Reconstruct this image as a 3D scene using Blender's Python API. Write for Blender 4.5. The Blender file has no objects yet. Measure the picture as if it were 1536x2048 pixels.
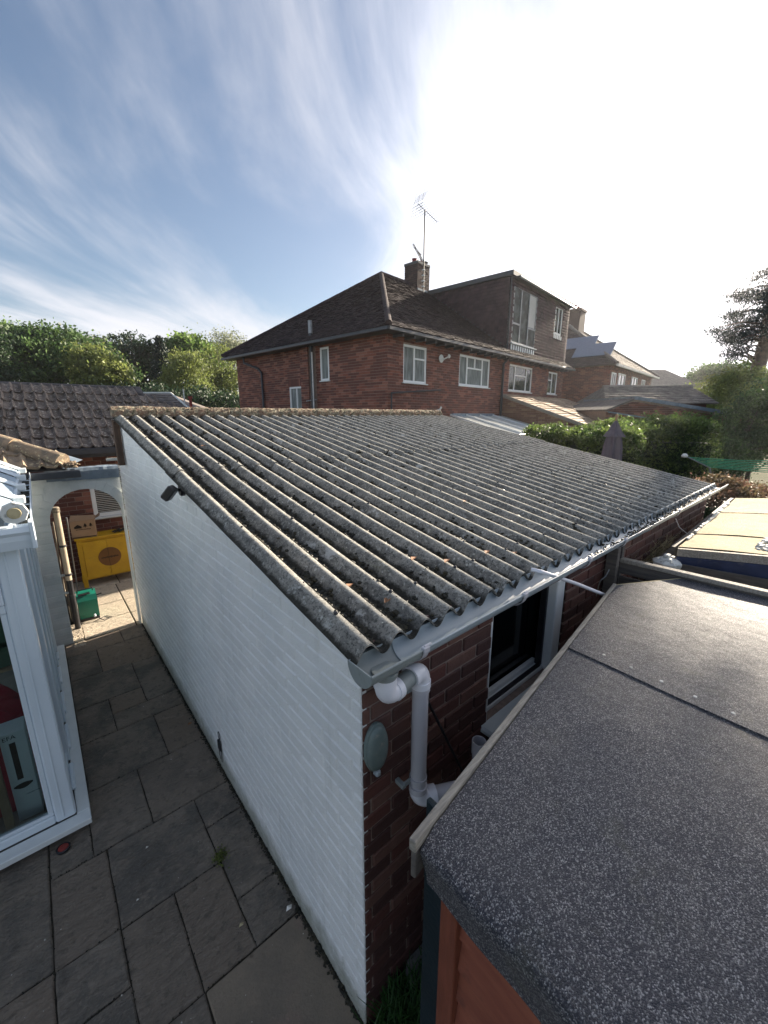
import bpy, math, random
import numpy as np
from mathutils import Vector
random.seed(7); rng=np.random.default_rng(11)
S=bpy.context.scene; COL=S.collection
R=math.radians
# ---------------------------------------------------------------- camera
F_PX=809.; PITCH=R(13.5); AZ=R(49.4)
cd=bpy.data.cameras.new('camera'); cam=bpy.data.objects.new('camera',cd); COL.objects.link(cam)
cd.sensor_fit='VERTICAL'; cd.sensor_height=36.; cd.lens=36.*F_PX/2048.
cd.clip_start=.02; cd.clip_end=2000
CAM=Vector((-.7907,-1.061,2.87)); cam.location=CAM
cam.rotation_euler=(R(90)-PITCH,0,AZ-R(90)); S.camera=cam
S.render.resolution_x=768; S.render.resolution_y=1024
# ---------------------------------------------------------------- sky, sun, exposure
SUN_EL=R(20.); SUN_AZ=R(5.4)           # azimuth measured from +X towards +Y
sdir=Vector((math.cos(SUN_EL)*math.cos(SUN_AZ),math.cos(SUN_EL)*math.sin(SUN_AZ),math.sin(SUN_EL)))
W=bpy.data.worlds.new('World'); S.world=W; W.use_nodes=True
nt=W.node_tree; nt.nodes.clear(); L=nt.links.new
def WN(t,**k):
    n=nt.nodes.new(t)
    for a,b in k.items(): setattr(n,a,b)
    return n
def wm(op,a,b=None,clamp=False):
    n=WN('ShaderNodeMath',operation=op,use_clamp=clamp)
    for i,x in enumerate((a,b)):
        if x is None: continue
        if isinstance(x,(int,float)): n.inputs[i].default_value=x
        else: L(x,n.inputs[i])
    return n.outputs[0]
sky=WN('ShaderNodeTexSky'); sky.sky_type='NISHITA'; sky.sun_disc=False
sky.sun_elevation=SUN_EL; sky.sun_rotation=R(90)-SUN_AZ
sky.air_density=1.0; sky.dust_density=1.2; sky.ozone_density=1.6
tc=WN('ShaderNodeTexCoord'); sx=WN('ShaderNodeSeparateXYZ'); L(tc.outputs['Generated'],sx.inputs[0])
dt=WN('ShaderNodeVectorMath',operation='DOT_PRODUCT'); L(tc.outputs['Generated'],dt.inputs[0]); dt.inputs[1].default_value=sdir
dot=dt.outputs['Value']
# cirrus: the view direction projected on a flat layer, streaks drawn out along one bearing
den=wm('ADD',wm('MAXIMUM',sx.outputs[2],0.),.12)
pxx=wm('DIVIDE',sx.outputs[0],den); pyy=wm('DIVIDE',sx.outputs[1],den)
cb=WN('ShaderNodeCombineXYZ'); L(pxx,cb.inputs[0]); L(pyy,cb.inputs[1])
wn=WN('ShaderNodeTexNoise'); wn.inputs['Scale'].default_value=.38; wn.inputs['Detail'].default_value=1.5; L(cb.outputs[0],wn.inputs['Vector'])
wv=WN('ShaderNodeVectorMath',operation='MULTIPLY_ADD'); L(wn.outputs['Color'],wv.inputs[0]); wv.inputs[1].default_value=(1.1,1.1,0); L(cb.outputs[0],wv.inputs[2])
mp=WN('ShaderNodeMapping'); mp.vector_type='TEXTURE'; L(wv.outputs[0],mp.inputs[0]); mp.inputs['Rotation'].default_value=(0,0,R(45)); mp.inputs['Scale'].default_value=(3.0,.85,1); mp.inputs['Location'].default_value=(.7,.2,0)
n1=WN('ShaderNodeTexNoise'); n1.inputs['Scale'].default_value=1.25; n1.inputs['Detail'].default_value=9; n1.inputs['Roughness'].default_value=.60; n1.inputs['Distortion'].default_value=.35; L(mp.outputs[0],n1.inputs['Vector'])
n2=WN('ShaderNodeTexNoise'); n2.inputs['Scale'].default_value=.8; n2.inputs['Detail'].default_value=3; L(cb.outputs[0],n2.inputs['Vector'])
cl=wm('ADD',wm('MULTIPLY',n1.outputs[0],1.9),wm('SUBTRACT',wm('MULTIPLY',n2.outputs[0],.75),.80))
g1=WN('ShaderNodeMapRange',interpolation_type='SMOOTHSTEP'); L(dot,g1.inputs[0]); g1.inputs[1].default_value=.60; g1.inputs[2].default_value=.97
glow=g1.outputs[0]
g2=WN('ShaderNodeMapRange',interpolation_type='SMOOTHSTEP'); L(sx.outputs[2],g2.inputs[0]); g2.inputs[1].default_value=.36; g2.inputs[2].default_value=.02
lowb=g2.outputs[0]
cov=wm('ADD',wm('ADD',cl,wm('MULTIPLY',glow,.42)),wm('MULTIPLY',lowb,.42))
mr=WN('ShaderNodeMapRange',interpolation_type='SMOOTHSTEP'); L(cov,mr.inputs[0]); mr.inputs[1].default_value=.33; mr.inputs[2].default_value=1.14
cm=wm('MULTIPLY',mr.outputs[0],.95)
gp=wm('POWER',wm('MAXIMUM',dot,0.),9.)
cr=wm('ADD',wm('ADD',2.5,wm('MULTIPLY',glow,1.9)),wm('MULTIPLY',gp,1.3))
cc=WN('ShaderNodeVectorMath',operation='SCALE'); cc.inputs[0].default_value=(.965,.965,1.02); L(cr,cc.inputs['Scale'])
mx=WN('ShaderNodeMix',data_type='RGBA'); L(cm,mx.inputs[0]); L(cc.outputs[0],mx.inputs[7])
skm=WN('ShaderNodeVectorMath',operation='MULTIPLY'); L(sky.outputs[0],skm.inputs[0]); skm.inputs[1].default_value=(.42,.40,.395); L(skm.outputs[0],mx.inputs[6])
bg=WN('ShaderNodeBackground'); bg.inputs['Strength'].default_value=.125; L(mx.outputs[2],bg.inputs['Color'])
wo=WN('ShaderNodeOutputWorld'); L(bg.outputs[0],wo.inputs[0])
sl=bpy.data.lights.new('sun','SUN'); sl.energy=5.; sl.angle=R(.5); sl.color=(1,.87,.70)
so=bpy.data.objects.new('sun',sl); COL.objects.link(so); so.rotation_euler=sdir.to_track_quat('Z','Y').to_euler()
S.view_settings.view_transform='Standard'; S.view_settings.look='None'; S.view_settings.gamma=1
S.view_settings.exposure=1.72; S.view_settings.use_curve_mapping=False
S.render.engine='CYCLES'
# ---------------------------------------------------------------- materials
MATS={}
class NT:
    def __init__(s,name):
        s.m=bpy.data.materials.new(name); s.m.use_nodes=True; s.t=s.m.node_tree; s.t.nodes.clear()
        s.L=s.t.links.new; s.pos=s.n('ShaderNodeNewGeometry').outputs['Position']
        s.rv=None
    def n(s,t,**k):
        x=s.t.nodes.new(t)
        for a,b in k.items(): setattr(x,a,b)
        return x
    def put(s,sock,v):
        if hasattr(v,'node'): s.L(v,sock)
        elif isinstance(v,tuple) and len(v)==3 and sock.type=='RGBA': sock.default_value=(*v,1)
        else: sock.default_value=v
    def math(s,op,a,b=None,clamp=False):
        x=s.n('ShaderNodeMath',operation=op,use_clamp=clamp); s.put(x.inputs[0],a)
        if b is not None: s.put(x.inputs[1],b)
        return x.outputs[0]
    def noise(s,scale,detail=4,rough=.55,vec=None,dist=0,out=0):
        x=s.n('ShaderNodeTexNoise'); s.put(x.inputs['Scale'],scale); x.inputs['Detail'].default_value=detail
        x.inputs['Roughness'].default_value=rough; x.inputs['Distortion'].default_value=dist
        s.L(vec or s.pos,x.inputs['Vector']); return x.outputs[out]
    def voro(s,scale,out='Distance',vec=None,feature='F1'):
        x=s.n('ShaderNodeTexVoronoi',feature=feature); x.inputs['Scale'].default_value=scale; s.L(vec or s.pos,x.inputs['Vector']); return x.outputs[out]
    def scalev(s,v,rot=0):
        x=s.n('ShaderNodeMapping'); s.L(s.pos,x.inputs[0]); x.inputs['Scale'].default_value=v; x.inputs['Rotation'].default_value=(0,0,rot); return x.outputs[0]
    def ramp(s,v,a,b,smooth=True):
        x=s.n('ShaderNodeMapRange'); 
        if smooth: x.interpolation_type='SMOOTHSTEP'
        s.put(x.inputs[0],v); x.inputs[1].default_value=a; x.inputs[2].default_value=b; return x.outputs[0]
    def mix(s,f,a,b,bt='MIX'):
        x=s.n('ShaderNodeMix',data_type='RGBA',blend_type=bt); s.put(x.inputs[0],f); s.put(x.inputs[6],a); s.put(x.inputs[7],b); return x.outputs[2]
    def rnd(s):
        if s.rv is None:
            a=s.n('ShaderNodeObjectInfo').outputs['Random']; b=s.n('ShaderNodeAttribute',attribute_name='rnd').outputs['Fac']
            s.rv=s.math('FRACT',s.math('ADD',a,b))
        return s.rv
    def val(s,c,f):  # multiply a colour by a value
        x=s.n('ShaderNodeVectorMath',operation='SCALE'); s.put(x.inputs[0],c); s.put(x.inputs['Scale'],f); return x.outputs[0]
    def bump(s,h,dist=.005,st=1.,nrm=None):
        x=s.n('ShaderNodeBump'); x.inputs['Distance'].default_value=dist; x.inputs['Strength'].default_value=st; s.L(h,x.inputs['Height'])
        if nrm is not None: s.L(nrm,x.inputs['Normal'])
        return x.outputs[0]
    def out(s,col,rough=.8,nrm=None,metal=0,spec=.5,trans=None,alpha=None):
        p=s.n('ShaderNodeBsdfPrincipled'); s.put(p.inputs['Base Color'],col); s.put(p.inputs['Roughness'],rough); p.inputs['Metallic'].default_value=metal
        p.inputs['Specular IOR Level'].default_value=spec
        if nrm is not None: s.L(nrm,p.inputs['Normal'])
        sh=p.outputs[0]
        if trans is not None:
            t=s.n('ShaderNodeBsdfTranslucent'); s.put(t.inputs['Color'],trans[0]); m=s.n('ShaderNodeMixShader'); m.inputs[0].default_value=trans[1]
            s.L(sh,m.inputs[1]); s.L(t.outputs[0],m.inputs[2]); sh=m.outputs[0]
        o=s.n('ShaderNodeOutputMaterial'); s.L(sh,o.inputs[0]); s.p=p; return s.m
def simple(name,c1,c2=None,sc=6.,rough=.7,rv=.15,bsc=80,bd=.001,spec=.4,metal=0,dirt=None,dsc=9,dth=(.55,.75),detail=6):
    k=NT(name); c2=c2 or tuple(x*.8 for x in c1)
    col=k.mix(k.ramp(k.noise(sc,detail),.3,.7),c1,c2)
    if dirt: col=k.mix(k.math('MULTIPLY',k.ramp(k.noise(dsc,8,.65),*dth),.8),col,dirt)
    if rv: col=k.val(col,k.math('ADD',1-rv,k.math('MULTIPLY',k.rnd(),2*rv)))
    nr=k.bump(k.noise(bsc,5,.6),bd) if bd else None
    m=k.out(col,rough,nr,metal,spec); MATS[name]=m; return m
def leafmat(name,c1,c2,rv=.45,tr=.35,sc=1.2):
    k=NT(name); col=k.mix(k.ramp(k.noise(sc,3),.35,.65),c1,c2)
    col=k.val(col,k.math('ADD',1-rv,k.math('MULTIPLY',k.rnd(),2*rv)))
    MATS[name]=k.out(col,.55,None,0,.35,trans=(k.val(col,1.5),tr)); return MATS[name]

# brick: dark red-brown faces, variegated, with light specks of mortar and lime
def brickmat(name,a,b,c,speck=.25,bd=.003):
    k=NT(name); r=k.rnd()
    col=k.mix(k.ramp(r,.0,.55),a,b); col=k.mix(k.ramp(k.math('FRACT',k.math('MULTIPLY',r,7.3)),.72,.9),col,c)
    col=k.val(col,k.math('ADD',.72,k.math('MULTIPLY',k.noise(26,6,.6),.6)))
    col=k.mix(k.math('MULTIPLY',k.ramp(k.noise(55,8,.7),.62,.78),speck),col,(.42,.36,.32))
    h=k.math('ADD',k.noise(70,6,.6),k.math('MULTIPLY',k.noise(14,3),1.2))
    MATS[name]=k.out(col,.75,k.bump(h,bd),0,.35); return MATS[name]
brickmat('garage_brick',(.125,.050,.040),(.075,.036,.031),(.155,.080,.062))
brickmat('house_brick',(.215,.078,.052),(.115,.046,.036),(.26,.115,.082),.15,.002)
brickmat('chimney_brick',(.060,.030,.026),(.040,.024,.022),(.08,.05,.042))
brickmat('lean_brick',(.26,.15,.095),(.19,.105,.07),(.30,.19,.12),.15,.002)
simple('mortar',(.32,.245,.205),(.22,.17,.145),30,.95,0,200,.002,.2)
simple('house_mortar',(.34,.25,.21),(.25,.19,.16),20,.95,0,150,.001,.2)
# white masonry paint over brick: rough skin, grime near the ground, green at the foot
k=NT('white_masonry_paint')
z=k.n('ShaderNodeSeparateXYZ'); k.L(k.pos,z.inputs[0]); z=z.outputs[2]
col=k.mix(k.ramp(k.noise(2.2,6,.6),.3,.75),(.87,.88,.87),(.80,.825,.825))
col=k.val(col,k.math('ADD',.95,k.math('MULTIPLY',k.rnd(),.07)))
col=k.mix(k.math('MULTIPLY',k.ramp(k.noise(160,3,.6),.60,.72),.28),col,(.40,.42,.42))
foot=k.math('ADD',k.ramp(z,.42,.0),k.math('MULTIPLY',k.noise(9,6,.7),.9))
col=k.mix(k.math('MULTIPLY',k.ramp(foot,.85,1.5),.75),col,(.20,.21,.15))
chip=k.math('MULTIPLY',k.ramp(k.noise(30,8,.7),.60,.66),k.ramp(z,.16,.02))
col=k.mix(chip,col,(.07,.065,.055))
st=k.ramp(k.noise(1.,7,.65,vec=k.scalev((14,14,1.1))),.55,.72); col=k.mix(k.math('MULTIPLY',st,.30),col,(.52,.53,.50))
h=k.math('ADD',k.math('ADD',k.noise(95,5,.65),k.math('MULTIPLY',k.noise(22,4,.6),1.6)),k.math('MULTIPLY',k.voro(210),.5))
MATS['white_masonry_paint']=k.out(col,.62,k.bump(h,.0045),0,.4)
simple('arch_paint',(.74,.76,.75),(.62,.66,.65),5,.7,.05,90,.003,.3,dirt=(.25,.25,.2),dsc=6,dth=(.6,.85))
# corrugated asbestos-cement: grey with lichen rosettes, algae, dirt and painted crest highlights
k=NT('corrugated_cement')
col=k.mix(k.ramp(k.noise(7,8,.65),.35,.65),(.34,.325,.29),(.165,.162,.15))
col=k.mix(k.math('MULTIPLY',k.ramp(k.noise(48,9,.75),.50,.64),.8),col,(.52,.51,.46))
vo=k.voro(34); col=k.mix(k.math('MULTIPLY',k.math('MULTIPLY',k.ramp(vo,.30,.18),k.ramp(k.noise(4.5,4),.50,.60)),.75),col,(.62,.62,.58))
col=k.mix(k.math('MULTIPLY',k.ramp(k.noise(85,7,.75),.50,.60),.8),col,(.055,.06,.056))
col=k.mix(k.math('MULTIPLY',k.ramp(k.noise(5.5,9,.7),.60,.66),.8),col,(.60,.60,.57))
col=k.mix(k.math('MULTIPLY',k.ramp(k.noise(3.3,8,.65,dist=1),.6,.7),.35),col,(.20,.19,.10))
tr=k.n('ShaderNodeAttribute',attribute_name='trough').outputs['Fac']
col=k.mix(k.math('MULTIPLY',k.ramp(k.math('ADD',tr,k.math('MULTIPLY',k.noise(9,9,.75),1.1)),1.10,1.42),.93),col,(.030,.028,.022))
col=k.mix(k.math('MULTIPLY',k.ramp(k.math('SUBTRACT',k.math('MULTIPLY',k.noise(26,9,.75),.8),tr),.22,.45),.75),col,(.50,.485,.43))  # crests painted paler, a sun highlight put into the colour
h=k.math('ADD',k.noise(120,8,.75),k.math('MULTIPLY',k.noise(28,6,.7),1.2))
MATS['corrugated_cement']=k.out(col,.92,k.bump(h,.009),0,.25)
leafmat('moss',(.020,.020,.013),(.042,.036,.020),.5,.05,14)
k=NT('mossy_ridge')
col=k.mix(k.ramp(k.noise(13,8,.7),.4,.6),(.25,.165,.12),(.18,.165,.125))
col=k.mix(k.math('MULTIPLY',k.ramp(k.noise(30,8,.75),.5,.62),.9),col,(.50,.45,.33))
col=k.mix(k.math('MULTIPLY',k.ramp(k.noise(20,8,.7,dist=.5),.55,.64),.9),col,(.07,.065,.035))
MATS['mossy_ridge']=k.out(col,.95,k.bump(k.math('ADD',k.noise(60,8,.75),k.math('MULTIPLY',k.noise(18,5),2.)),.02),0,.2)
def tilemat(name,a,b,lich,amt,bd=.004,sc=22):
    k=NT(name); col=k.mix(k.ramp(k.noise(sc*.4,6,.65),.35,.65),a,b)
    col=k.val(col,k.math('ADD',.7,k.math('MULTIPLY',k.rnd(),.6)))
    col=k.mix(k.math('MULTIPLY',k.ramp(k.noise(sc,9,.75),.54,.63),amt),col,lich)
    MATS[name]=k.out(col,.9,k.bump(k.noise(sc*3,7,.7),bd),0,.25); return MATS[name]
tilemat('old_pantile',(.125,.100,.085),(.20,.16,.13),(.56,.51,.44),.9,.006)
tilemat('old_hip',(.30,.22,.15),(.17,.14,.11),(.56,.50,.33),.85)
tilemat('dark_ridge',(.065,.06,.062),(.10,.09,.085),(.16,.15,.14),.4)
tilemat('house_tile',(.034,.024,.026),(.056,.040,.040),(.15,.135,.11),.5,.002,9)
tilemat('dormer_tile',(.072,.044,.050),(.050,.032,.038),(.10,.075,.078),.2,.001,9)
tilemat('slate_tile',(.36,.27,.20),(.46,.36,.26),(.62,.53,.40),.5,.003,9)
tilemat('grey_tile',(.19,.165,.15),(.13,.115,.105),(.36,.32,.28),.4,.002,9)
# riven paving
def pave(name,a,b,c,spk=.35):
    k=NT(name); r=k.rnd(); v=k.scalev((1,2.6,1),.5)
    col=k.mix(k.ramp(k.noise(2.4,9,.7),.38,.62),a,b); col=k.mix(k.ramp(r,.45,1.),col,c)
    col=k.mix(k.math('MULTIPLY',k.ramp(k.noise(38,9,.75,vec=v),.52,.66),.65),col,tuple(x*2.3 for x in b))
    col=k.mix(k.math('MULTIPLY',k.ramp(k.noise(15,8,.7),.52,.66),.65),col,tuple(x*.42 for x in a))
    col=k.mix(k.math('MULTIPLY',k.ramp(k.noise(6.5,9,.75,dist=.6),.55,.64),.5),col,tuple(x*1.35 for x in a))
    col=k.mix(k.math('MULTIPLY',k.ramp(k.noise(150,3,.7),.68,.75),spk),col,(.42,.40,.35))
    h=k.math('ADD',k.math('MULTIPLY',k.noise(11,8,.66,vec=v,dist=1.2),1.),k.math('MULTIPLY',k.noise(75,6,.7),.3))
    MATS[name]=k.out(col,.72,k.bump(h,.035),0,.4); return MATS[name]
pave('dark_paving',(.270,.226,.178),(.140,.125,.106),(.260,.205,.155),.9)
pave('pale_paving',(.52,.44,.34),(.44,.38,.30),(.58,.50,.39),.1)
k=NT('concrete_patch')
col=k.mix(k.ramp(k.noise(2.4,7,.65),.3,.7),(.265,.215,.158),(.165,.138,.110)); col=k.mix(k.ramp(k.noise(3.1,5),.50,.68),col,(.27,.19,.15))
col=k.mix(k.math('MULTIPLY',k.ramp(k.noise(4.2,7,.6),.60,.68),.8),col,(.06,.045,.038))
col=k.mix(k.math('MULTIPLY',k.ramp(k.noise(60,9,.75),.55,.7),.5),col,(.12,.11,.09))
MATS['concrete_patch']=k.out(col,.85,k.bump(k.noise(40,9,.7),.008),0,.3)
simple('joint_dirt',(.075,.065,.050),(.05,.044,.034),40,1,0,120,.006,.1)
simple('soil',(.045,.04,.03),(.07,.06,.04),8,1,0,60,.02,.1)
simple('lawn_ground',(.06,.075,.03),(.09,.09,.05),1,1,0,30,.02,.1)
# felt: mineral granules, each its own grey
k=NT('mineral_felt')
v1=k.n('ShaderNodeTexVoronoi'); v1.inputs['Scale'].default_value=370; k.L(k.pos,v1.inputs['Vector'])
c=k.n('ShaderNodeSeparateColor'); k.L(v1.outputs['Color'],c.inputs[0])
v=k.ramp(c.outputs[0],.30,1.,False); v=k.math('POWER',v,3.2)
col=k.mix(v,(.013,.015,.029),(.45,.44,.44))
col=k.mix(k.math('MULTIPLY',k.ramp(k.noise(2.6,5,.6),.45,.75),.30),col,(.12,.112,.105))
col=k.mix(k.math('MULTIPLY',k.ramp(k.noise(7,7,.65),.56,.72),.3),col,(.10,.10,.055))
h=k.math('ADD',k.math('ADD',k.math('MULTIPLY',v1.outputs['Distance'],-1.),k.math('MULTIPLY',k.noise(5,4),8.)),k.math('MULTIPLY',k.noise(16,4),2.5))
MATS['mineral_felt']=k.out(col,k.math('ADD',.46,k.math('MULTIPLY',c.outputs[1],.25)),k.bump(h,.0045),0,.6)
k.p.inputs['Sheen Weight'].default_value=.06; k.p.inputs['Sheen Roughness'].default_value=.35
k=NT('worn_board_roof')
col=k.mix(k.ramp(k.noise(5,8,.65),.35,.65),(.52,.44,.29),(.42,.36,.25)); col=k.mix(k.math('MULTIPLY',k.ramp(k.noise(34,9,.75),.5,.66),.7),col,(.62,.54,.37))
col=k.mix(k.math('MULTIPLY',k.ramp(k.noise(16,9,.7),.6,.7),.6),col,(.25,.21,.14))
MATS['worn_board_roof']=k.out(col,.9,k.bump(k.noise(60,8,.7),.01),0,.2)
# timber
def wood(name,a,b,rot=0,sc=(3,60,60),rough=.75,bd=.003,blot=None):
    k=NT(name); v=k.scalev(sc,rot); col=k.mix(k.ramp(k.noise(1.,8,.6,vec=v),.3,.7),a,b)
    col=k.val(col,k.math('ADD',.85,k.math('MULTIPLY',k.rnd(),.3)))
    if blot: col=k.mix(k.math('MULTIPLY',k.ramp(k.noise(9,8,.65),.58,.72),.8),col,blot)
    MATS[name]=k.out(col,rough,k.bump(k.noise(1.5,8,.7,vec=v),bd),0,.3); return MATS[name]
wood('weathered_batten',(.36,.33,.28),(.20,.18,.155),0,(8,90,90),blot=(.5,.48,.42))
wood('grey_board',(.15,.135,.12),(.09,.082,.078),0,(50,4,60))
wood('red_stained_cladding',(.27,.092,.055),(.20,.062,.040),0,(60,5,30),.55,.002,blot=(.12,.045,.035))
wood('corner_stain',(.22,.068,.04),(.16,.05,.03),0,(60,60,5),.55)
simple('teal_panel',(.006,.020,.028),(.004,.014,.02),5,.5,0,60,.002)
wood('old_post',(.10,.062,.042),(.05,.032,.025),0,(50,50,4))
simple('navy_fascia',(.03,.045,.11),(.02,.03,.07),8,.55,0,50,.002,dirt=(.15,.14,.13))
simple('upvc_white',(.68,.76,.82),(.62,.70,.76),2,.28,.02,0,0,.5)
simple('upvc_window',(.80,.82,.82),(.74,.77,.77),2,.35,.02,0,0,.5)
simple('sill_white',(.72,.76,.76),(.66,.70,.70),7,.4,.03,120,.0006,.5,dirt=(.3,.28,.22),dsc=26,dth=(.68,.8))
simple('gutter_grey',(.33,.38,.41),(.28,.33,.36),6,.35,.03,0,0,.5,dirt=(.2,.21,.2),dsc=11,dth=(.58,.8))
simple('gutter_end_grey',(.27,.30,.295),(.22,.25,.25),9,.45,.03,60,.0005,.5,dirt=(.14,.15,.14),dsc=14)
simple('pipe_grey',(.50,.49,.52),(.45,.45,.48),4,.4,.03,0,0,.5,dirt=(.3,.29,.28),dsc=18,dth=(.6,.8))
simple('pipe_white',(.74,.75,.80),(.70,.71,.77),4,.3,.03,0,0,.5,dirt=(.4,.4,.4),dsc=20,dth=(.68,.85))
simple('fitting_grey_green',(.16,.205,.195),(.12,.16,.155),12,.45,0,80,.001,dirt=(.28,.28,.24),dsc=30)
simple('black_plastic',(.012,.013,.016),(.02,.02,.024),8,.38,0,0,0,.5)
simple('dark_gutter',(.028,.032,.04),(.04,.045,.055),6,.4,0,0,0,.5)
simple('lead_flashing',(.20,.25,.30),(.13,.17,.21),8,.45,0,40,.002,.5,dirt=(.35,.38,.4),dsc=12)
simple('brown_pipe',(.20,.17,.13),(.13,.11,.085),6,.35,0,0,0,.5)
simple('yellow_paint',(.52,.31,.010),(.44,.25,.008),4,.45,.04,60,.0006,.4,dirt=(.35,.22,.02),dsc=15)
simple('orange_brown_disc',(.17,.07,.015),(.13,.055,.012),6,.5,0)
simple('cardboard',(.36,.24,.145),(.31,.20,.12),5,.8,.04,60,.0005)
simple('print_black',(.03,.022,.018),(.02,.016,.013),9,.7,0,0,0,.2)
simple('hose_green',(.012,.19,.13),(.010,.15,.105),5,.35,0,0,0,.5)
simple('mesh_green',(.03,.33,.17),(.02,.25,.13),5,.5,0,0,0,.4)
simple('metal_grey',(.30,.31,.32),(.22,.23,.24),9,.4,0,0,0,.5,.6)
simple('dark_metal',(.04,.04,.045),(.06,.06,.065),9,.6,0,0,0,.3,0)
simple('solar_glass',(.17,.20,.27),(.15,.18,.25),9,.18,0,0,0,.6)
simple('dark_fascia',(.045,.05,.055),(.06,.065,.07),4,.5,0,0,0,.4)
simple('concrete',(.24,.235,.22),(.18,.175,.165),9,.9,0,60,.004,.2,dirt=(.09,.10,.06))
simple('plaster_white',(.72,.73,.70),(.6,.62,.6),10,.7,0,60,.002,.3,dirt=(.18,.18,.15),dsc=16,dth=(.55,.7))
simple('parasol_cloth',(.15,.14,.16),(.115,.105,.125),5,.85,0,60,.002,.2)
simple('red_cloth',(.36,.018,.035),(.26,.012,.026),9,.8,0,140,.003,.2)
simple('green_crate_plastic',(.07,.12,.075),(.05,.09,.06),6,.5,0)
simple('box_print_white',(.66,.69,.70),(.62,.65,.66),3,.6,0,0,0,.3)
simple('pale_wood',(.34,.22,.13),(.28,.18,.11),9,.6,0)
simple('interior_floor',(.20,.17,.14),(.15,.13,.11),6,.7,0)
simple('interior_dark',(.012,.012,.013),(.02,.018,.018),5,.9,0)
simple('blue_pale_board',(.32,.40,.47),(.28,.36,.43),6,.6,0,40,.001)
simple('canopy_sheet',(.50,.52,.50),(.42,.44,.43),4,.35,0,0,0,.5)
simple('red_clay',(.30,.05,.04),(.16,.03,.028),30,.6,0,90,.003,.3)
simple('leaf_litter',(.36,.19,.10),(.26,.13,.07),30,.7,.3,0,0,.2)
simple('pale_chip',(.75,.73,.68),(.6,.58,.52),30,.7,.2,0,0,.2)
simple('straw',(.55,.48,.30),(.40,.34,.2),20,.8,.3,0,0,.2)
simple('bark',(.10,.082,.068),(.06,.05,.042),5,.9,0,30,.02,.2)
simple('pine_bark',(.17,.125,.10),(.10,.078,.065),5,.9,0,30,.02,.2)
simple('render_white',(.66,.68,.68),(.6,.62,.62),2,.8,0,40,.001,.2)
simple('blind',(.50,.50,.47),(.46,.46,.43),5,.6,0,0,0,.3)
k=NT('window_glass')
col=k.mix(k.ramp(k.noise(2.2,4),.4,.6),(.020,.03,.03),(.050,.062,.06)); MATS['window_glass']=k.out(col,.06,None,0,.28)
k=NT('net_curtain')
col=k.mix(k.ramp(k.noise(1.,4,.6,vec=k.scalev((16,16,2))),.35,.65),(.26,.29,.28),(.12,.14,.14)); MATS['net_curtain']=k.out(col,.8)
k=NT('black_glass'); MATS['black_glass']=k.out((.004,.005,.006),.07,None,0,.25)
k=NT('dark_pane'); MATS['dark_pane']=k.out(k.mix(k.ramp(k.noise(2.5,5),.45,.6),(.010,.016,.016),(.05,.07,.065)),.5,None,0,.15)
simple('cream_pipe',(.44,.38,.29),(.36,.30,.22),9,.4,0,0,0,.5)
k=NT('clear_glass')
g=k.n('ShaderNodeBsdfGlossy'); g.inputs['Roughness'].default_value=.02; t=k.n('ShaderNodeBsdfTransparent'); t.inputs[0].default_value=(.80,.88,.88,1)
fr=k.n('ShaderNodeFresnel'); fr.inputs[0].default_value=1.5; m=k.n('ShaderNodeMixShader'); k.L(fr.outputs[0],m.inputs[0]); k.L(t.outputs[0],m.inputs[1]); k.L(g.outputs[0],m.inputs[2])
o=k.n('ShaderNodeOutputMaterial'); k.L(m.outputs[0],o.inputs[0]); MATS['clear_glass']=k.m
leafmat('leaf_bright',(.155,.235,.050),(.085,.145,.034),.45,.42)
leafmat('leaf_mid',(.085,.145,.042),(.034,.068,.024),.45,.35)
leafmat('leaf_dark',(.032,.060,.025),(.020,.042,.019),.45,.2)
leafmat('leaf_olive',(.185,.215,.060),(.100,.130,.038),.4,.4)
leafmat('leaf_fir',(.020,.038,.026),(.012,.026,.020),.4,.1)
leafmat('leaf_pale',(.21,.23,.15),(.15,.17,.11),.3,.4)
leafmat('leaf_purple',(.16,.095,.070),(.10,.085,.045),.45,.35,2.5)
leafmat('leaf_hedge',(.105,.150,.038),(.042,.074,.024),.5,.45,3)
leafmat('leaf_pine',(.030,.042,.036),(.020,.032,.030),.4,.12)
leafmat('grass_blade',(.05,.12,.03),(.03,.08,.02),.4,.3)
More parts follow.
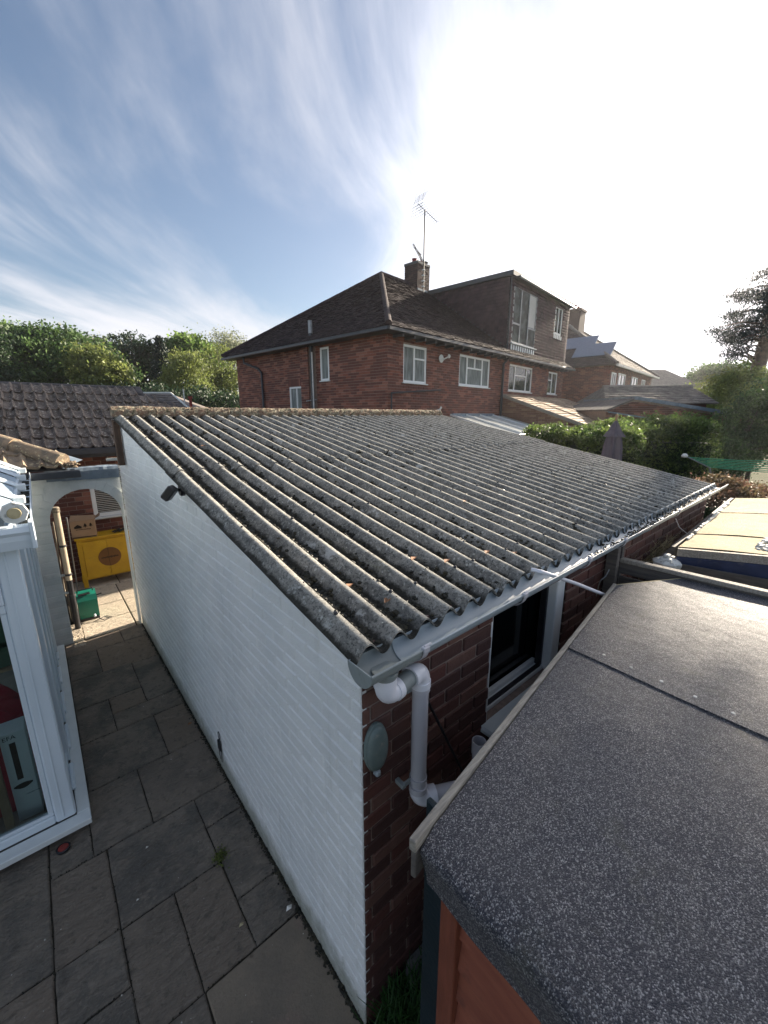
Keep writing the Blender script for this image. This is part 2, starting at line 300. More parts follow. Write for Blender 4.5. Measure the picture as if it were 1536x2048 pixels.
# ---------------------------------------------------------------- geometry helpers
ORG={}
def frame(O,th):
    c,s=math.cos(th),math.sin(th); O=tuple(O)
    f=lambda x,y,z:(O[0]+c*x-s*y,O[1]+s*x+c*y,O[2]+z); f.th=th; return f
ID=frame((0,0,0),0)
class MB:
    def __init__(s,T=ID): s.v=[];s.f=[];s.r=[];s.T=T
    def add(s,vs,fs,r=None):
        b=len(s.v); T=s.T; s.v.extend(T(*p) for p in vs); s.f.extend(tuple(i+b for i in f) for f in fs)
        r=random.random() if r is None else r; s.r.extend([r]*len(fs)); return s
    def box(s,x0,y0,z0,x1,y1,z1,c=0,r=None):
        if c<=0:
            vs=[(x,y,z) for z in (z0,z1) for y in (y0,y1) for x in (x0,x1)]
            return s.add(vs,[(0,2,3,1),(4,5,7,6),(0,1,5,4),(1,3,7,5),(3,2,6,7),(2,0,4,6)],r)
        vs=[];idx={}
        X=(x0,x1);Y=(y0,y1);Z=(z0,z1)
        for i in (0,1):
            for j in (0,1):
                for k_ in (0,1):
                    for a in range(3):
                        p=[X[i],Y[j],Z[k_]]
                        for b in range(3):
                            if b!=a: p[b]+=c*(1 if (i,j,k_)[b]==0 else -1)
                        idx[(i,j,k_,a)]=len(vs); vs.append(tuple(p))
        # vertex 'a' lies on the face whose axis is a
        fs=[]
        for a in range(3):
            b,d=[q for q in range(3) if q!=a]
            for e in (0,1):
                ring=[]
                for (p,q) in ((0,0),(1,0),(1,1),(0,1)):
                    t=[0,0,0]; t[a]=e;t[b]=p;t[d]=q; ring.append(idx[(*t,a)])
                flip=(e==1)!=(a==1)
                fs.append(tuple(ring) if flip else tuple(ring[::-1]))
        for a in range(3):   # edges running along axis a
            b,d=[q for q in range(3) if q!=a]
            for p in (0,1):
                for q in (0,1):
                    t0=[0,0,0];t0[b]=p;t0[d]=q;t1=list(t0);t1[a]=1
                    f=(idx[(*t0,b)],idx[(*t1,b)],idx[(*t1,d)],idx[(*t0,d)])
                    fs.append(f if ((p==q)!=(a==1)) else f[::-1])
        for i in (0,1):
            for j in (0,1):
                for k_ in (0,1):
                    f=(idx[(i,j,k_,0)],idx[(i,j,k_,1)],idx[(i,j,k_,2)])
                    fs.append(f if (i+j+k_)%2==1 else f[::-1])
        return s.add(vs,fs,r)
    def prism(s,poly,ax,a,b,r=None):
        n=len(poly)
        def P(u,v,w): return (w,u,v) if ax=='x' else ((u,w,v) if ax=='y' else (u,v,w))
        vs=[P(u,v,a) for u,v in poly]+[P(u,v,b) for u,v in poly]
        fs=[tuple(range(n))[::-1],tuple(range(n,2*n))]+[(i,(i+1)%n,n+(i+1)%n,n+i) for i in range(n)]
        return s.add(vs,fs,r)
    def tube(s,pts,rad,n=12,cap=True,r=None):
        pts=[Vector(p) for p in pts]; m=len(pts); rr=rad if isinstance(rad,(list,tuple)) else [rad]*m
        vs=[];up=Vector((0,0,1)); prev=None
        for i,p in enumerate(pts):
            t=(pts[min(i+1,m-1)]-pts[max(i-1,0)]).normalized()
            if prev is None:
                a=t.cross(up); 
                if a.length<.05: a=t.cross(Vector((1,0,0)))
            else: a=prev-t*prev.dot(t)
            a.normalize(); prev=a; b=t.cross(a)
            for j in range(n):
                q=2*math.pi*j/n; vs.append(tuple(p+(a*math.cos(q)+b*math.sin(q))*rr[i]))
        fs=[(i*n+j,i*n+(j+1)%n,(i+1)*n+(j+1)%n,(i+1)*n+j) for i in range(m-1) for j in range(n)]
        if cap: fs+= [tuple(range(n))[::-1],tuple(range((m-1)*n,m*n))]
        return s.add(vs,fs,r)
    def lathe(s,prof,c=(0,0,0),n=20,r=None,axis='z'):
        vs=[]
        for (q,z) in prof:
            for j in range(n):
                a=2*math.pi*j/n; u,v=q*math.cos(a),q*math.sin(a)
                p=(u,v,z) if axis=='z' else ((z,u,v) if axis=='x' else (u,z,v)); vs.append((c[0]+p[0],c[1]+p[1],c[2]+p[2]))
        m=len(prof); fs=[(i*n+j,i*n+(j+1)%n,(i+1)*n+(j+1)%n,(i+1)*n+j) for i in range(m-1) for j in range(n)]
        fs+=[tuple(range(n))[::-1],tuple(range((m-1)*n,m*n))]
        if axis=='y': fs=[f[::-1] for f in fs]
        return s.add(vs,fs,r)
    def quad(s,a,b,c,d,r=None): return s.add([a,b,c,d],[(0,1,2,3)],r)
    def build(s,name,m,parent=None,smooth=False,kind=None,label=None,attr=True):
        me=bpy.data.meshes.new(name); me.from_pydata(s.v,[],s.f); me.materials.append(MATS[m])
        if attr:
            a=me.attributes.new('rnd','FLOAT','FACE'); a.data.foreach_set('value',s.r)
        if smooth:
            me.polygons.foreach_set('use_smooth',[True]*len(me.polygons))
            try: me.set_sharp_from_angle(angle=R(40))
            except Exception: pass
        me.update(); return link(name,me,parent,kind,label)
def link(name,me,parent=None,kind=None,label=None,loc=(0,0,0),rz=0):
    o=bpy.data.objects.new(name,me); COL.objects.link(o); ORG[o.name]=Vector(loc)
    if parent is not None: o.parent=parent; o.location=Vector(loc)-ORG[parent.name]
    else: o.location=loc
    o.rotation_euler=(0,0,rz)
    if kind: o['kind']=kind
    if label: o['label']=label
    return o
def tag(o,label,cat,group=None):
    o['label']=label; o['category']=cat
    if group: o['group']=group
    return o
def thing(name,label,cat,loc=(0,0,0),group=None):
    return tag(link(name,None,None,None,None,loc),label,cat,group)
def fastmesh(name,V,nper,m,parent=None,kind=None,rn=None,label=None):
    """V: (n,nper,3) array of polygon corners"""
    n=V.shape[0]; me=bpy.data.meshes.new(name); me.vertices.add(n*nper); me.vertices.foreach_set('co',V.reshape(-1).astype(np.float32))
    me.loops.add(n*nper); me.loops.foreach_set('vertex_index',np.arange(n*nper,dtype=np.int32))
    me.polygons.add(n); me.polygons.foreach_set('loop_start',np.arange(0,n*nper,nper,dtype=np.int32))
    try: me.polygons.foreach_set('loop_total',np.full(n,nper,dtype=np.int32))
    except Exception: pass
    me.update(calc_edges=True); me.materials.append(MATS[m])
    a=me.attributes.new('rnd','FLOAT','FACE'); a.data.foreach_set('value',(rng.random(n) if rn is None else rn).astype(np.float32))
    return link(name,me,parent,kind,label)
# base icosahedron for clumps
_p=(1+5**.5)/2
ICO=np.array([(-1,_p,0),(1,_p,0),(-1,-_p,0),(1,-_p,0),(0,-1,_p),(0,1,_p),(0,-1,-_p),(0,1,-_p),(_p,0,-1),(_p,0,1),(-_p,0,-1),(-_p,0,1)])/math.sqrt(1+_p*_p)
ICF=np.array([(0,11,5),(0,5,1),(0,1,7),(0,7,10),(0,10,11),(1,5,9),(5,11,4),(11,10,2),(10,7,6),(7,1,8),(3,9,4),(3,4,2),(3,2,6),(3,6,8),(3,8,9),(4,9,5),(2,4,11),(6,2,10),(8,6,7),(9,8,1)])
def blobs(name,C,Rr,m,parent=None,sq=.6,kind='stuff',jit=.35):
    C=np.asarray(C,float); Rr=np.asarray(Rr,float); n=len(C)
    v=ICO[None]*(1+jit*(rng.random((n,12,1))-.5)*2); v=v*Rr[:,None,None]; v[:,:,2]*=sq; v=v+C[:,None]
    t=v[:,ICF,:].reshape(-1,3,3); return fastmesh(name,t,3,m,parent,kind,np.repeat(rng.random(n),20))
def leaves(name,C,size,m,parent=None,kind=None,asp=.6,droop=0):
    C=np.asarray(C,float); n=len(C); a=rng.normal(size=(n,3)); 
    if droop: a[:,2]=-abs(a[:,2])*droop-.4
    a/=np.linalg.norm(a,axis=1)[:,None]; b=np.cross(a,rng.normal(size=(n,3))); b/=np.linalg.norm(b,axis=1)[:,None]
    s=size*(.6+.8*rng.random((n,1))); a=a*s*.5; b=b*s*.5*asp
    V=np.stack([C-a,C+b-a*.1,C+a,C-b-a*.1],1); return fastmesh(name,V,4,m,parent,kind)
def cloud(bl,ncl,per,sig,lo=.65):
    """points in clumps on the outer shell of ellipsoid blobs (x,y,z,rx,ry,rz)"""
    bl=np.array(bl,float); w=bl[:,3]*bl[:,4]+bl[:,3]*bl[:,5]+bl[:,4]*bl[:,5]; w/=w.sum(); i=rng.choice(len(bl),ncl,p=w)
    d=rng.normal(size=(ncl,3)); d/=np.linalg.norm(d,axis=1)[:,None]; rr=lo+(1-lo)*rng.random((ncl,1))**.6
    ph=rng.random(6)*6.28; rr=rr*(1+.17*np.sin(5*d[:,:1]+ph[0]+i[:,None])*np.sin(6*d[:,1:2]+ph[1])+.13*np.sin(9*d[:,2:]+ph[2]+7*d[:,:1]))
    c=bl[i,:3]+d*rr*bl[i,3:]; sg=sig*(.5+rng.random((ncl,1,1)))
    return (c[:,None]+rng.normal(size=(ncl,per,3))*sg*np.array([1,1,.7])).reshape(-1,3),c
def tree(name,label,cat,bl,ncl,per,sig,size,lm,base,tr=.25,bark='bark',group=None,limbs=14,lo=.6,asp=.6,droop=0):
    t=thing(name,label,cat,base,group); P,c=cloud(bl,ncl,per,sig,lo)
    leaves('crown',P,size,lm,t,None,asp,droop)
    mb=MB(); top=np.array(bl)[:,:3].mean(0); B=Vector(base); Tt=Vector(top)
    pts=[B+(Tt-B)*q+Vector((random.uniform(-1,1),random.uniform(-1,1),0))*.12*q*(Tt-B).length*.2 for q in (0,.25,.5,.75,1.)]
    mb.tube(pts,[tr*1.25,tr,tr*.8,tr*.55,tr*.25],9)
    for j in range(limbs):
        e=Vector(c[random.randrange(len(c))]); q=random.choice((.35,.5,.6,.75)); s=B+(Tt-B)*q; mid=(s+e)/2+Vector((0,0,.12*(e-s).length))
        mb.tube([s,mid,e],[tr*.38,tr*.22,tr*.05],6)
    mb.build('trunk',bark,t,True); return t
def holes_boxes(mb,x0,x1,z0,z1,y0,y1,holes,r=0.):
    xs=sorted({x0,x1,*[h[0] for h in holes],*[h[1] for h in holes]}); xs=[x for x in xs if x0<=x<=x1]
    for a,b in zip(xs,xs[1:]):
        m=(a+b)/2; cuts=sorted([(h[2],h[3]) for h in holes if h[0]<=m<=h[1]]); z=z0
        for c,d in cuts:
            if c>z: mb.box(a,y0,z,b,y1,min(c,z1),0,r)
            z=max(z,d)
        if z<z1: mb.box(a,y0,z,b,y1,z1,0,r)
BM={}
def brick_mesh(L,H,D,m,c):
    k_=(round(L,3),round(H,3),round(D,3),m)
    if k_ not in BM:
        b=MB(); b.box(-L/2,0,-H/2,L/2,D,H/2,c,0); me=bpy.data.meshes.new('brick'); me.from_pydata(b.v,[],b.f); me.materials.append(MATS[m]); BM[k_]=me
    return BM[k_]
def brickwork(parent,T,x0,x1,z0,z1,holes,m,nmax,L=.215,H=.065,J=.010,D=.045,c=.004,top=None,left=None,name='brick',off=0.,JV=None,rest='rest_of_brickwork',yj=.0015):
    out=[]; cz=0; z=z0; JV=J if JV is None else JV
    while z+.02<z1:
        h=min(H,z1-z); st=x0-(((cz%2)*.5+off)*(L+JV)); x=st
        lim=x0 if left is None else max(x0,left(z+h/2))
        while x<x1:
            iv=[(max(x,lim),min(x+L,x1))]
            for hx0,hx1,hz0,hz1 in holes:
                if z+h>hz0+.01 and z<hz1-.01:
                    iv=[p for a,b in iv for p in ((a,min(b,hx0)),(max(a,hx1),b)) if p[1]-p[0]>.012]
            for a,b in iv:
                if b-a>.012: out.append((a,b,z,z+h))
            x+=L+JV
        z+=H+J; cz+=1
    full=[];part=[]
    for q in out:
        a,b,c0,d=q
        if top is not None and min(top(a),top(b))<d:
            part.append((a,b,c0,min(top(a),d),min(top(b),d))) if max(top(a),top(b))>c0+.012 else None
        else: full.append(q)
    def dist(q):
        p=Vector(T((q[0]+q[1])/2,0,(q[2]+q[3])/2)); return (p-CAM).length
    full.sort(key=lambda q:(dist(q)+(0 if q[1]-q[0]>L-.002 else 50)))
    ind=full[:nmax]; others=full[nmax:]
    for a,b,c0,d in ind:
        me=brick_mesh(b-a,d-c0,D,m,c); p=T((a+b)/2,random.uniform(-yj,yj),(c0+d)/2+random.uniform(-.0008,.0008)); link(name,me,parent,None,None,p,T.th+R(random.uniform(-.25,.25)))
    mb=MB(T)
    for a,b,c0,d in others:
        y=random.uniform(-yj,yj); mb.box(a,y,c0,b,D,d,c if c>.0025 else 0)
    for a,b,c0,ta,tb in part:
        mb.add([(a,0,c0),(b,0,c0),(b,0,max(tb,c0+.002)),(a,0,max(ta,c0+.002)),(a,D,c0),(b,D,c0),(b,D,max(tb,c0+.002)),(a,D,max(ta,c0+.002))],[(0,1,2,3),(1,5,6,2),(5,4,7,6),(4,0,3,7),(3,2,6,7),(0,4,5,1)])
    if mb.f: mb.build(rest,m,parent,False,'stuff')
def tiles(parent,name,m,T,O,U,V,rows,gauge,width,u0,u1,lift=.018,thick=.014,jit=.003,kind='stuff',half=True):
    """overlapping plain tiles on the slope O + u*U + v*V (local coordinates); u0,u1 are functions of v"""
    O=Vector(O);U=Vector(U).normalized();V=Vector(V).normalized(); N=U.cross(V).normalized(); mb=MB(T)
    for i in range(rows):
        v=i*gauge; a,b=u0(v+gauge/2),u1(v+gauge/2); u=a-((i%2)*.5*width if half else 0)
        while u<b:
            s,e=max(u,a),min(u+width-.004,b)
            if e-s>.02:
                l=lift+random.uniform(-jit,jit); dv=random.uniform(-jit,jit)
                p=[O+U*s+V*(v+dv)+N*l,O+U*e+V*(v+dv)+N*(l+random.uniform(-jit,jit)*.5),O+U*e+V*(v+gauge*1.12)+N*.003,O+U*s+V*(v+gauge*1.12)+N*.003]
                q=[p[0]-N*thick,p[1]-N*thick]
                mb.add([tuple(x) for x in p+q],[(0,1,2,3),(4,5,1,0),(0,3,4),(1,5,2)])
            u+=width
    return mb.build(name,m,parent,False,kind)
def window(parent,T,x0,x1,z0,z1,vert=(),hor=(),y=.02,fw=.05,pane='window_glass',fm='upvc_window',sill=True,label=None,depth=.06):
    """white framed casement; vert/hor: (position, from, to) bars"""
    mb=MB(T); c=.006
    mb.box(x0,y,z0,x0+fw,y+depth,z1,c); mb.box(x1-fw,y,z0,x1,y+depth,z1,c); mb.box(x0+fw+.001,y,z1-fw,x1-fw-.001,y+depth,z1,c); mb.box(x0+fw+.001,y,z0,x1-fw-.001,y+depth,z0+fw,c)
    for p,a,b in vert: mb.box(p-fw*.45,y+.004,a+.001,p+fw*.45,y+depth-.004,b-.001,c)
    for p,a,b in hor: mb.box(a+.001,y+.007,p-fw*.4,b-.001,y+depth-.007,p+fw*.4,c)
    f=mb.build('window',fm,parent,False,None,label)
    g=MB(T); g.box(x0+fw*.5,y+.035,z0+fw*.5,x1-fw*.5,y+.041,z1-fw*.5); g.build('pane',pane,f)
    if sill:
        q=MB(T); q.box(x0-.04,-.045,z0-.035,x1+.04,y+.01,z0-.002,.006); q.build('sill','sill_white',f)
    return f

# bearings from the camera heading, for placing far planting
def bearing(px_,d,z=0.):
    a=AZ-math.atan((px_-768)/831.); f=Vector((math.cos(AZ),math.sin(AZ))); return (CAM.x+d*math.cos(a)/math.cos(a-AZ),CAM.y+d*math.sin(a)/math.cos(a-AZ))
def ztop(py_,d): e=math.atan((1024-py_)/F_PX)-PITCH; return 2.87+d*math.tan(e)
def belt(l): 
    out=[]
    for (px_,py_,d,rp_,hp_) in l: x,y=bearing(px_,d); s=d/831.*1.05; out.append((x,y,ztop(py_,d),rp_*s*1.15,rp_*s*1.15,hp_*s))
    return out
# ================================================================ SETTING
mb=MB(); mb.quad((-150,-150,-.06),(250,-150,-.06),(250,250,-.06),(-150,250,-.06)); mb.build('ground','lawn_ground',None,False,'structure')
mb=MB(); mb.box(-6,-1.6,-.059,.0,12,-.012); bed=mb.build('patio_bed','joint_dirt',None,False,'structure')
mb=MB(); mb.box(.003,-4,-.058,6,-.0,-.03); mb.build('side_soil','soil',None,False,'structure')
dark=[(-.88,-.28,4.75,5.12),(-.28,0,4.75,5.12),(-.88,-.58,4.15,4.75),(-.58,0,4.12,4.75),(-.88,-.30,3.56,4.15),(-.30,0,3.27,4.12),(-.88,-.60,3.0,3.56),(-.60,-.30,3.27,3.56),(-.60,0,3.0,3.27),
(-.88,-.30,2.39,3.0),(-.30,0,2.39,3.0),(-.90,-.545,1.79,2.39),(-.545,0,1.79,2.39),(-1.13,-.90,1.79,2.10),(-1.13,-.83,1.22,1.79),(-.83,-.27,1.21,1.79),(-.27,0,1.5,1.79),(-.27,0,.92,1.5),(-.27,0,.63,.92),
(-.55,-.27,.63,1.21),(-1.13,-.83,.9,1.22),(-.83,-.55,.63,1.21),(-1.13,-.83,.05,.9),(-1.43,-1.13,1.23,2.10),(-1.72,-1.13,.63,1.23),(-.83,-.55,.05,.63),(-1.72,-1.13,.05,.63),(-1.72,-1.43,1.23,2.10),(-2.3,-1.72,.05,1.2),(-2.3,-1.72,1.2,2.1),
(-1.13,-.55,-.55,.05),(-1.72,-1.13,-.55,.05),(-2.3,-1.72,-.55,.05),(-1.13,-.55,-1.15,-.55),(-1.72,-1.13,-1.15,-.55)]
for (a,b,c,d) in dark:
    m_=MB(); g=.0036; zt=random.uniform(-.002,.003); w,h=(b-a)/2-g,(d-c)/2-g; n=7
    wob=lambda: random.uniform(-.0028,.0028)
    rim=[]
    for (sx0,sy0,sx1,sy1) in ((-1,-1,1,-1),(1,-1,1,1),(1,1,-1,1),(-1,1,-1,-1)):
        for i in range(n):
            t=i/n; rim.append((w*(sx0+(sx1-sx0)*t)+wob(),h*(sy0+(sy1-sy0)*t)+wob()))
    k_=len(rim); vs=[(x,y,-.03) for x,y in rim]+[(x,y,zt-.006+random.uniform(-.001,.001)) for x,y in rim]+[(x*(1-.008/w),y*(1-.008/h),zt+random.uniform(-.0007,.0007)) for x,y in rim]
    m_.add(vs,[(i,(i+1)%k_,k_+(i+1)%k_,k_+i) for i in range(k_)]+[(k_+i,k_+(i+1)%k_,2*k_+(i+1)%k_,2*k_+i) for i in range(k_)]+[tuple(range(2*k_,3*k_))])
    me=bpy.data.meshes.new('paving_slab'); me.from_pydata(m_.v,[],m_.f); me.materials.append(MATS['dark_paving']); link('paving_slab',me,bed,None,None,((a+b)/2,(c+d)/2,0))
for (a,b,c,d) in [(-.67,-.07,5.13,5.62),(-.07,.5,5.13,5.60),(-.67,-.07,5.62,6.19),(-.07,.5,5.60,6.17),(-.67,-.07,6.19,6.6),(-.07,.5,6.17,6.58),(-.67,-.07,6.6,7.0),(-.07,.5,6.58,7.0),(-.67,.0,7.0,7.5),(0,.6,7.0,7.5),(.5,1.1,5.13,5.9),(.5,1.1,5.9,7)]:
    m_=MB(); m_.box(-(b-a)/2+.008,-(d-c)/2+.008,-.03,(b-a)/2-.008,(d-c)/2-.008,random.uniform(-.001,.003),.005)
    me=bpy.data.meshes.new('pale_slab'); me.from_pydata(m_.v,[],m_.f); me.materials.append(MATS['pale_paving']); link('pale_slab',me,bed,None,None,((a+b)/2,(c+d)/2,0))
# concrete patch: one poured area beside the wall
m_=MB(); m_.box(-.545,-1.6,-.03,-.003,.622,.002,.006); m_.build('concrete_patch','concrete_patch',bed)
# grit, moss and weeds caught along the wall foot and in the joints
P=[];rr=[]
for i in range(2600):
    y=random.uniform(-.3,5.1); P.append((-abs(random.gauss(0,.012))-.003,y,random.uniform(0,.006))); rr.append(random.uniform(.002,.008)*(1.4 if y<1 else 1))
for (a,b,c,d) in dark:
    for i in range(36):
        if random.random()<.5: P.append((random.choice((a,b))+random.gauss(0,.004),random.uniform(c,d),-.004))
        else: P.append((random.uniform(a,b),random.choice((c,d))+random.gauss(0,.004),-.004))
        rr.append(random.uniform(.0015,.0060))
blobs('joint_moss',P,rr,'moss',bed)
P=rng.normal(size=(260,3))*np.array([.022,.03,.006])+np.array([-.264,1.234,.008]); 
leaves('weed_tuft',P,.014,'leaf_olive',bed,'stuff')
P=[];
for i in range(900): P.append((random.uniform(-.78,-.67),random.uniform(4.95,5.7),.004))
blobs('gravel',P,[random.uniform(.004,.012) for _ in P],'pale_paving',bed)
P=[(random.uniform(-1.4,0),random.uniform(.1,4.6),.003) for _ in range(70)]
blobs('paving_grit',P,[random.choice((.0015,.002,.003,.004)) for _ in P],'pale_chip',bed,.4)

# ================================================================ GARAGE
g=thing('garage','low garage of dark brick with one white painted side wall under a corrugated roof','garage',(0,0,0))
WT=frame((0,5.12,0),R(-90))      # white wall: local x = 5.12 - Y
sl=.1764
def yend(z): return 5.12-(0 if z<1.9 else ((z-1.9)/.3*.05 if z<2.2 else (.05+(z-2.2)/.2*.09 if z<2.4 else .14+(z-2.4)/.43*.53)))
poly=[(0.,-.05),(5.12,-.05),(5.12,1.9),(5.07,2.2),(4.98,2.4),(4.45,2.835),(0.,2.05)]
m_=MB(); m_.prism([(max(y,.006),z) for y,z in poly],'x',.0055,.034); m_.prism([(max(y,.012),z-.09 if z>1 else z) for y,z in poly],'x',.0345,.11); ww=m_.build('white_wall','white_masonry_paint',g)
brickwork(ww,WT,0,5.12,0.,2.9,[],'white_masonry_paint',300,L=.213,J=.0045,JV=.012,H=.0705,D=.013,c=.0058,top=lambda x:2.05+sl*(5.12-x)-.004,left=lambda z:5.12-yend(z),yj=.0016)
# gable corner return so the brick front shows a clean arris
WX0,WX1,WZ0,WZ1=.85,1.664,1.24,1.87
m_=MB(); holes_boxes(m_,.112,5.1,-.05,2.04,.008,.11,[(WX0,WX1,WZ0,WZ1)]); m_.box(.0125,.008,-.05,.1115,.011,1.95); m_.box(.113,4.40,-.05,5.1,4.5,2.8); 
m_.prism([(.12,-.05),(4.39,-.05),(4.39,2.8),(.12,2.05)],'x',5.0,5.1)
fw=m_.build('front_wall','mortar',g)
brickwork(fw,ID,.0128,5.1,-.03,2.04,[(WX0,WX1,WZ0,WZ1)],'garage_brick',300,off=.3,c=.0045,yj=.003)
# window, deep dark opening with a white frame
m_=MB(); y=.045
m_.box(WX0,y-.04,WZ0,WX0+.012,y+.05,WZ1,.002); m_.box(WX0+.013,y,WZ1-.035,WX1-.13,y+.05,WZ1,.004); m_.box(WX0+.013,y,WZ0,WX1-.13,y+.05,WZ0+.03,.004)
m_.box(WX0+.013,y+.052,WZ0,WX1-.13,y+.08,WZ0+.055,.004); m_.box(WX1-.129,y-.043,WZ0,WX1-.062,y+.05,WZ1,.006); m_.box(WX1-.0615,y-.036,WZ0,WX1-.012,y+.05,WZ1,.006)
f=m_.build('window','upvc_window',g)
q=MB(); q.box(WX0+.01,y+.09,WZ0,WX1-.1,y+.096,WZ1); q.build('pane','black_glass',f)
q=MB(); q.box(WX1-.155,y+.01,WZ0+.03,WX1-.131,y+.05,WZ1-.035,.003); q.box(WX0+.013,y+.004,WZ0+.031,WX1-.156,y+.03,WZ0+.045,.003); q.build('sash','black_plastic',f)
q=MB(); q.box(WX0-.045,-.075,WZ0-.045,WX1+.03,.04,WZ0-.002,.014); q.build('sill','sill_white',f)
m_=MB(); m_.box(.14,.6,0,4.9,.62,2.0); m_.build('inner_partition','interior_dark',g)
# corrugated sheets
def roofz(y): return 2.0635+.176*y
def fan(x,y): return x*(1+.011*y)
def sheet(xa,xb,ya,yb,zo,phase=0):
    NX=max(8,int((xb-xa)/.146*14)); NY=max(6,int((yb-ya)/.05)); m_=MB(); tro=[]
    tilt=random.uniform(-.002,.002); vs=[]
    nz=[random.uniform(0,6.28) for _ in range(6)]
    for b in range(2):
        for j in range(NY+1):
            y=ya+(yb-ya)*j/NY
            for i in range(NX+1):
                x=xa+(xb-xa)*i/NX; c=math.cos(2*math.pi*x/.146); w=.0295*(c*(1.08-.10*c*c))
                z=roofz(y)+zo*(1-.6*(y-ya)/(yb-ya))+w+.0012*math.sin(9*y+nz[0])*math.sin(5*x+nz[1])+tilt*math.sin(1.4*y+nz[2])-(.0075 if b else 0)
                ye=y+(random.uniform(-.003,.003) if j in (0,) and not b else 0)
                vs.append((fan(x,y),ye,z)); 
    N=(NX+1)*(NY+1); fs=[]
    for j in range(NY):
        for i in range(NX):
            a=j*(NX+1)+i; fs.append((a,a+1,a+NX+2,a+NX+1)); fs.append((N+a,N+a+NX+1,N+a+NX+2,N+a+1))
    for i in range(NX): fs.append((i,N+i,N+i+1,i+1)); a=NY*(NX+1)+i; fs.append((a,a+1,N+a+1,N+a))
    for j in range(NY): a=j*(NX+1); fs.append((a,a+NX+1,N+a+NX+1,N+a)); a+=NX; fs.append((a,N+a,N+a+NX+1,a+NX+1))
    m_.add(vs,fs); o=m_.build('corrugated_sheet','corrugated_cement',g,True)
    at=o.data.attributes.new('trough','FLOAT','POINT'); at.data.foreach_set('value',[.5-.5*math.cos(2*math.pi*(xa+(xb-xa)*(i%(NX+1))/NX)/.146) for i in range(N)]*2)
edges=[-.062,.949,1.971,2.993,4.015,5.20]
for a,b in zip(edges,edges[1:]):
    e=.0 if a<0 else .03
    sheet(a-e*0,b+.001,-.055+random.uniform(-.008,.008),2.34,.0+(.0015 if random.random()<.5 else 0))
for a,b in zip(edges,edges[1:]): sheet(a,b+.001,2.145+random.uniform(-.006,.006),4.50,.0125)
# moss and debris in the troughs, small tufts on the crests
P=[];rr=[]
def rz(x,y): 
    c=math.cos(2*math.pi*x/.146); return roofz(y)+.0295*(c*(1.08-.10*c*c))+(.0125*(1-.6*(y-2.145)/2.355) if y>2.145 else 0)
for i in range(0,36):
    xt=.146*i+.073 if i<35 else None
    if xt is None: continue
    dens=[max(.12,.55+.45*math.sin(3.1*yy*.6+i*1.7)+.35*math.sin(yy*7+i*2.3)) for yy in np.arange(0,4.6,.05)]
    fade=1. if i<10 else (.7 if i<20 else .38)
    for kq in range(int(1250*fade)):
        y=random.uniform(-.02,4.45); d=dens[int(y/.05)]*fade
        if random.random()>d: continue
        dx=random.gauss(-.008,.017); x=xt+dx
        P.append((fan(x,y),y,rz(x,y)+.002)); rr.append(random.uniform(.005,.013)*(1.5 if random.random()<.1 else 1)*(1 if i<14 else 1.2))
for _ in range(2400):
    x=random.uniform(0,5.1); y=random.uniform(0,4.4); P.append((fan(x,y),y,rz(x,y))); rr.append(random.uniform(.002,.0055)*(1 if x<2 else 1.8))
# clods of moss
for _ in range(1150):
    i=random.randrange(0,34); x=.146*i+.073+random.gauss(0,.012); y=random.uniform(.02,4.4)
    for q in range(16):
        a,b=x+random.gauss(0,.011),y+random.gauss(0,.026); P.append((fan(a,b),b,rz(a,b)+.005)); rr.append(random.uniform(.006,.014))
blobs('roof_moss',P,rr,'moss',g,.62)
P=[];rr=[]
for _ in range(900):
    x=random.uniform(0,5.1); y=random.uniform(0,4.4); P.append((fan(x,y),y,rz(x,y)+.0015)); rr.append(random.uniform(.002,.005)*(1 if x<2 else 1.6))
blobs('lichen_crust',P,rr,'pale_chip',g,.3)
P=[];
for x,y in [(.292-.035,.14),(.73,.22),(.18,.31),(.60,.33),(1.02,.18),(.40,2.9),(.15,3.4),(1.2,.12),(1.6,.8)]:
    m_=MB(); z=rz(x,y)+.008; s=.024; m_.add([(x-s,y-s*.4,z),(x-.3*s,y+s*.5,z+.010),(x+s,y+s*.4,z+.002),(x+.8*s,y-.3*s,z+.012),(x-.1*s,y-s*.6,z+.004)],[(0,1,2),(0,2,3),(0,3,4)])
    o=m_.build('dead_leaf','leaf_litter'); P.append(o)
pl_=['curled orange leaf lying near the eave in the second trough of the roof','brown leaf in a roof trough above the garage window','small brown leaf up the first trough from the gutter outlet','tan leaf caught by the moss clump left of the pale rod','rusty leaf at the roof edge above the window','dead leaf on the upper roof sheet near the overlap','orange leaf high on the roof by the left verge','shrivelled leaf at the eave beside the pale rod','brown leaf on the middle of the roof']
for o,l in zip(P,pl_): tag(o,l,'leaf','dead leaves on the corrugated roof')
P=[]
for yb in (.16,1.05,2.22,3.2,4.2):
    for i in range(0,36):
        if i%3!=1: P.append((fan(.146*i,yb),yb+random.gauss(0,.01),rz(.146*i,yb)+.004))
blobs('roof_bolts',P,[random.uniform(.008,.012) for _ in P],'dark_metal',g,.7,'stuff',.1)
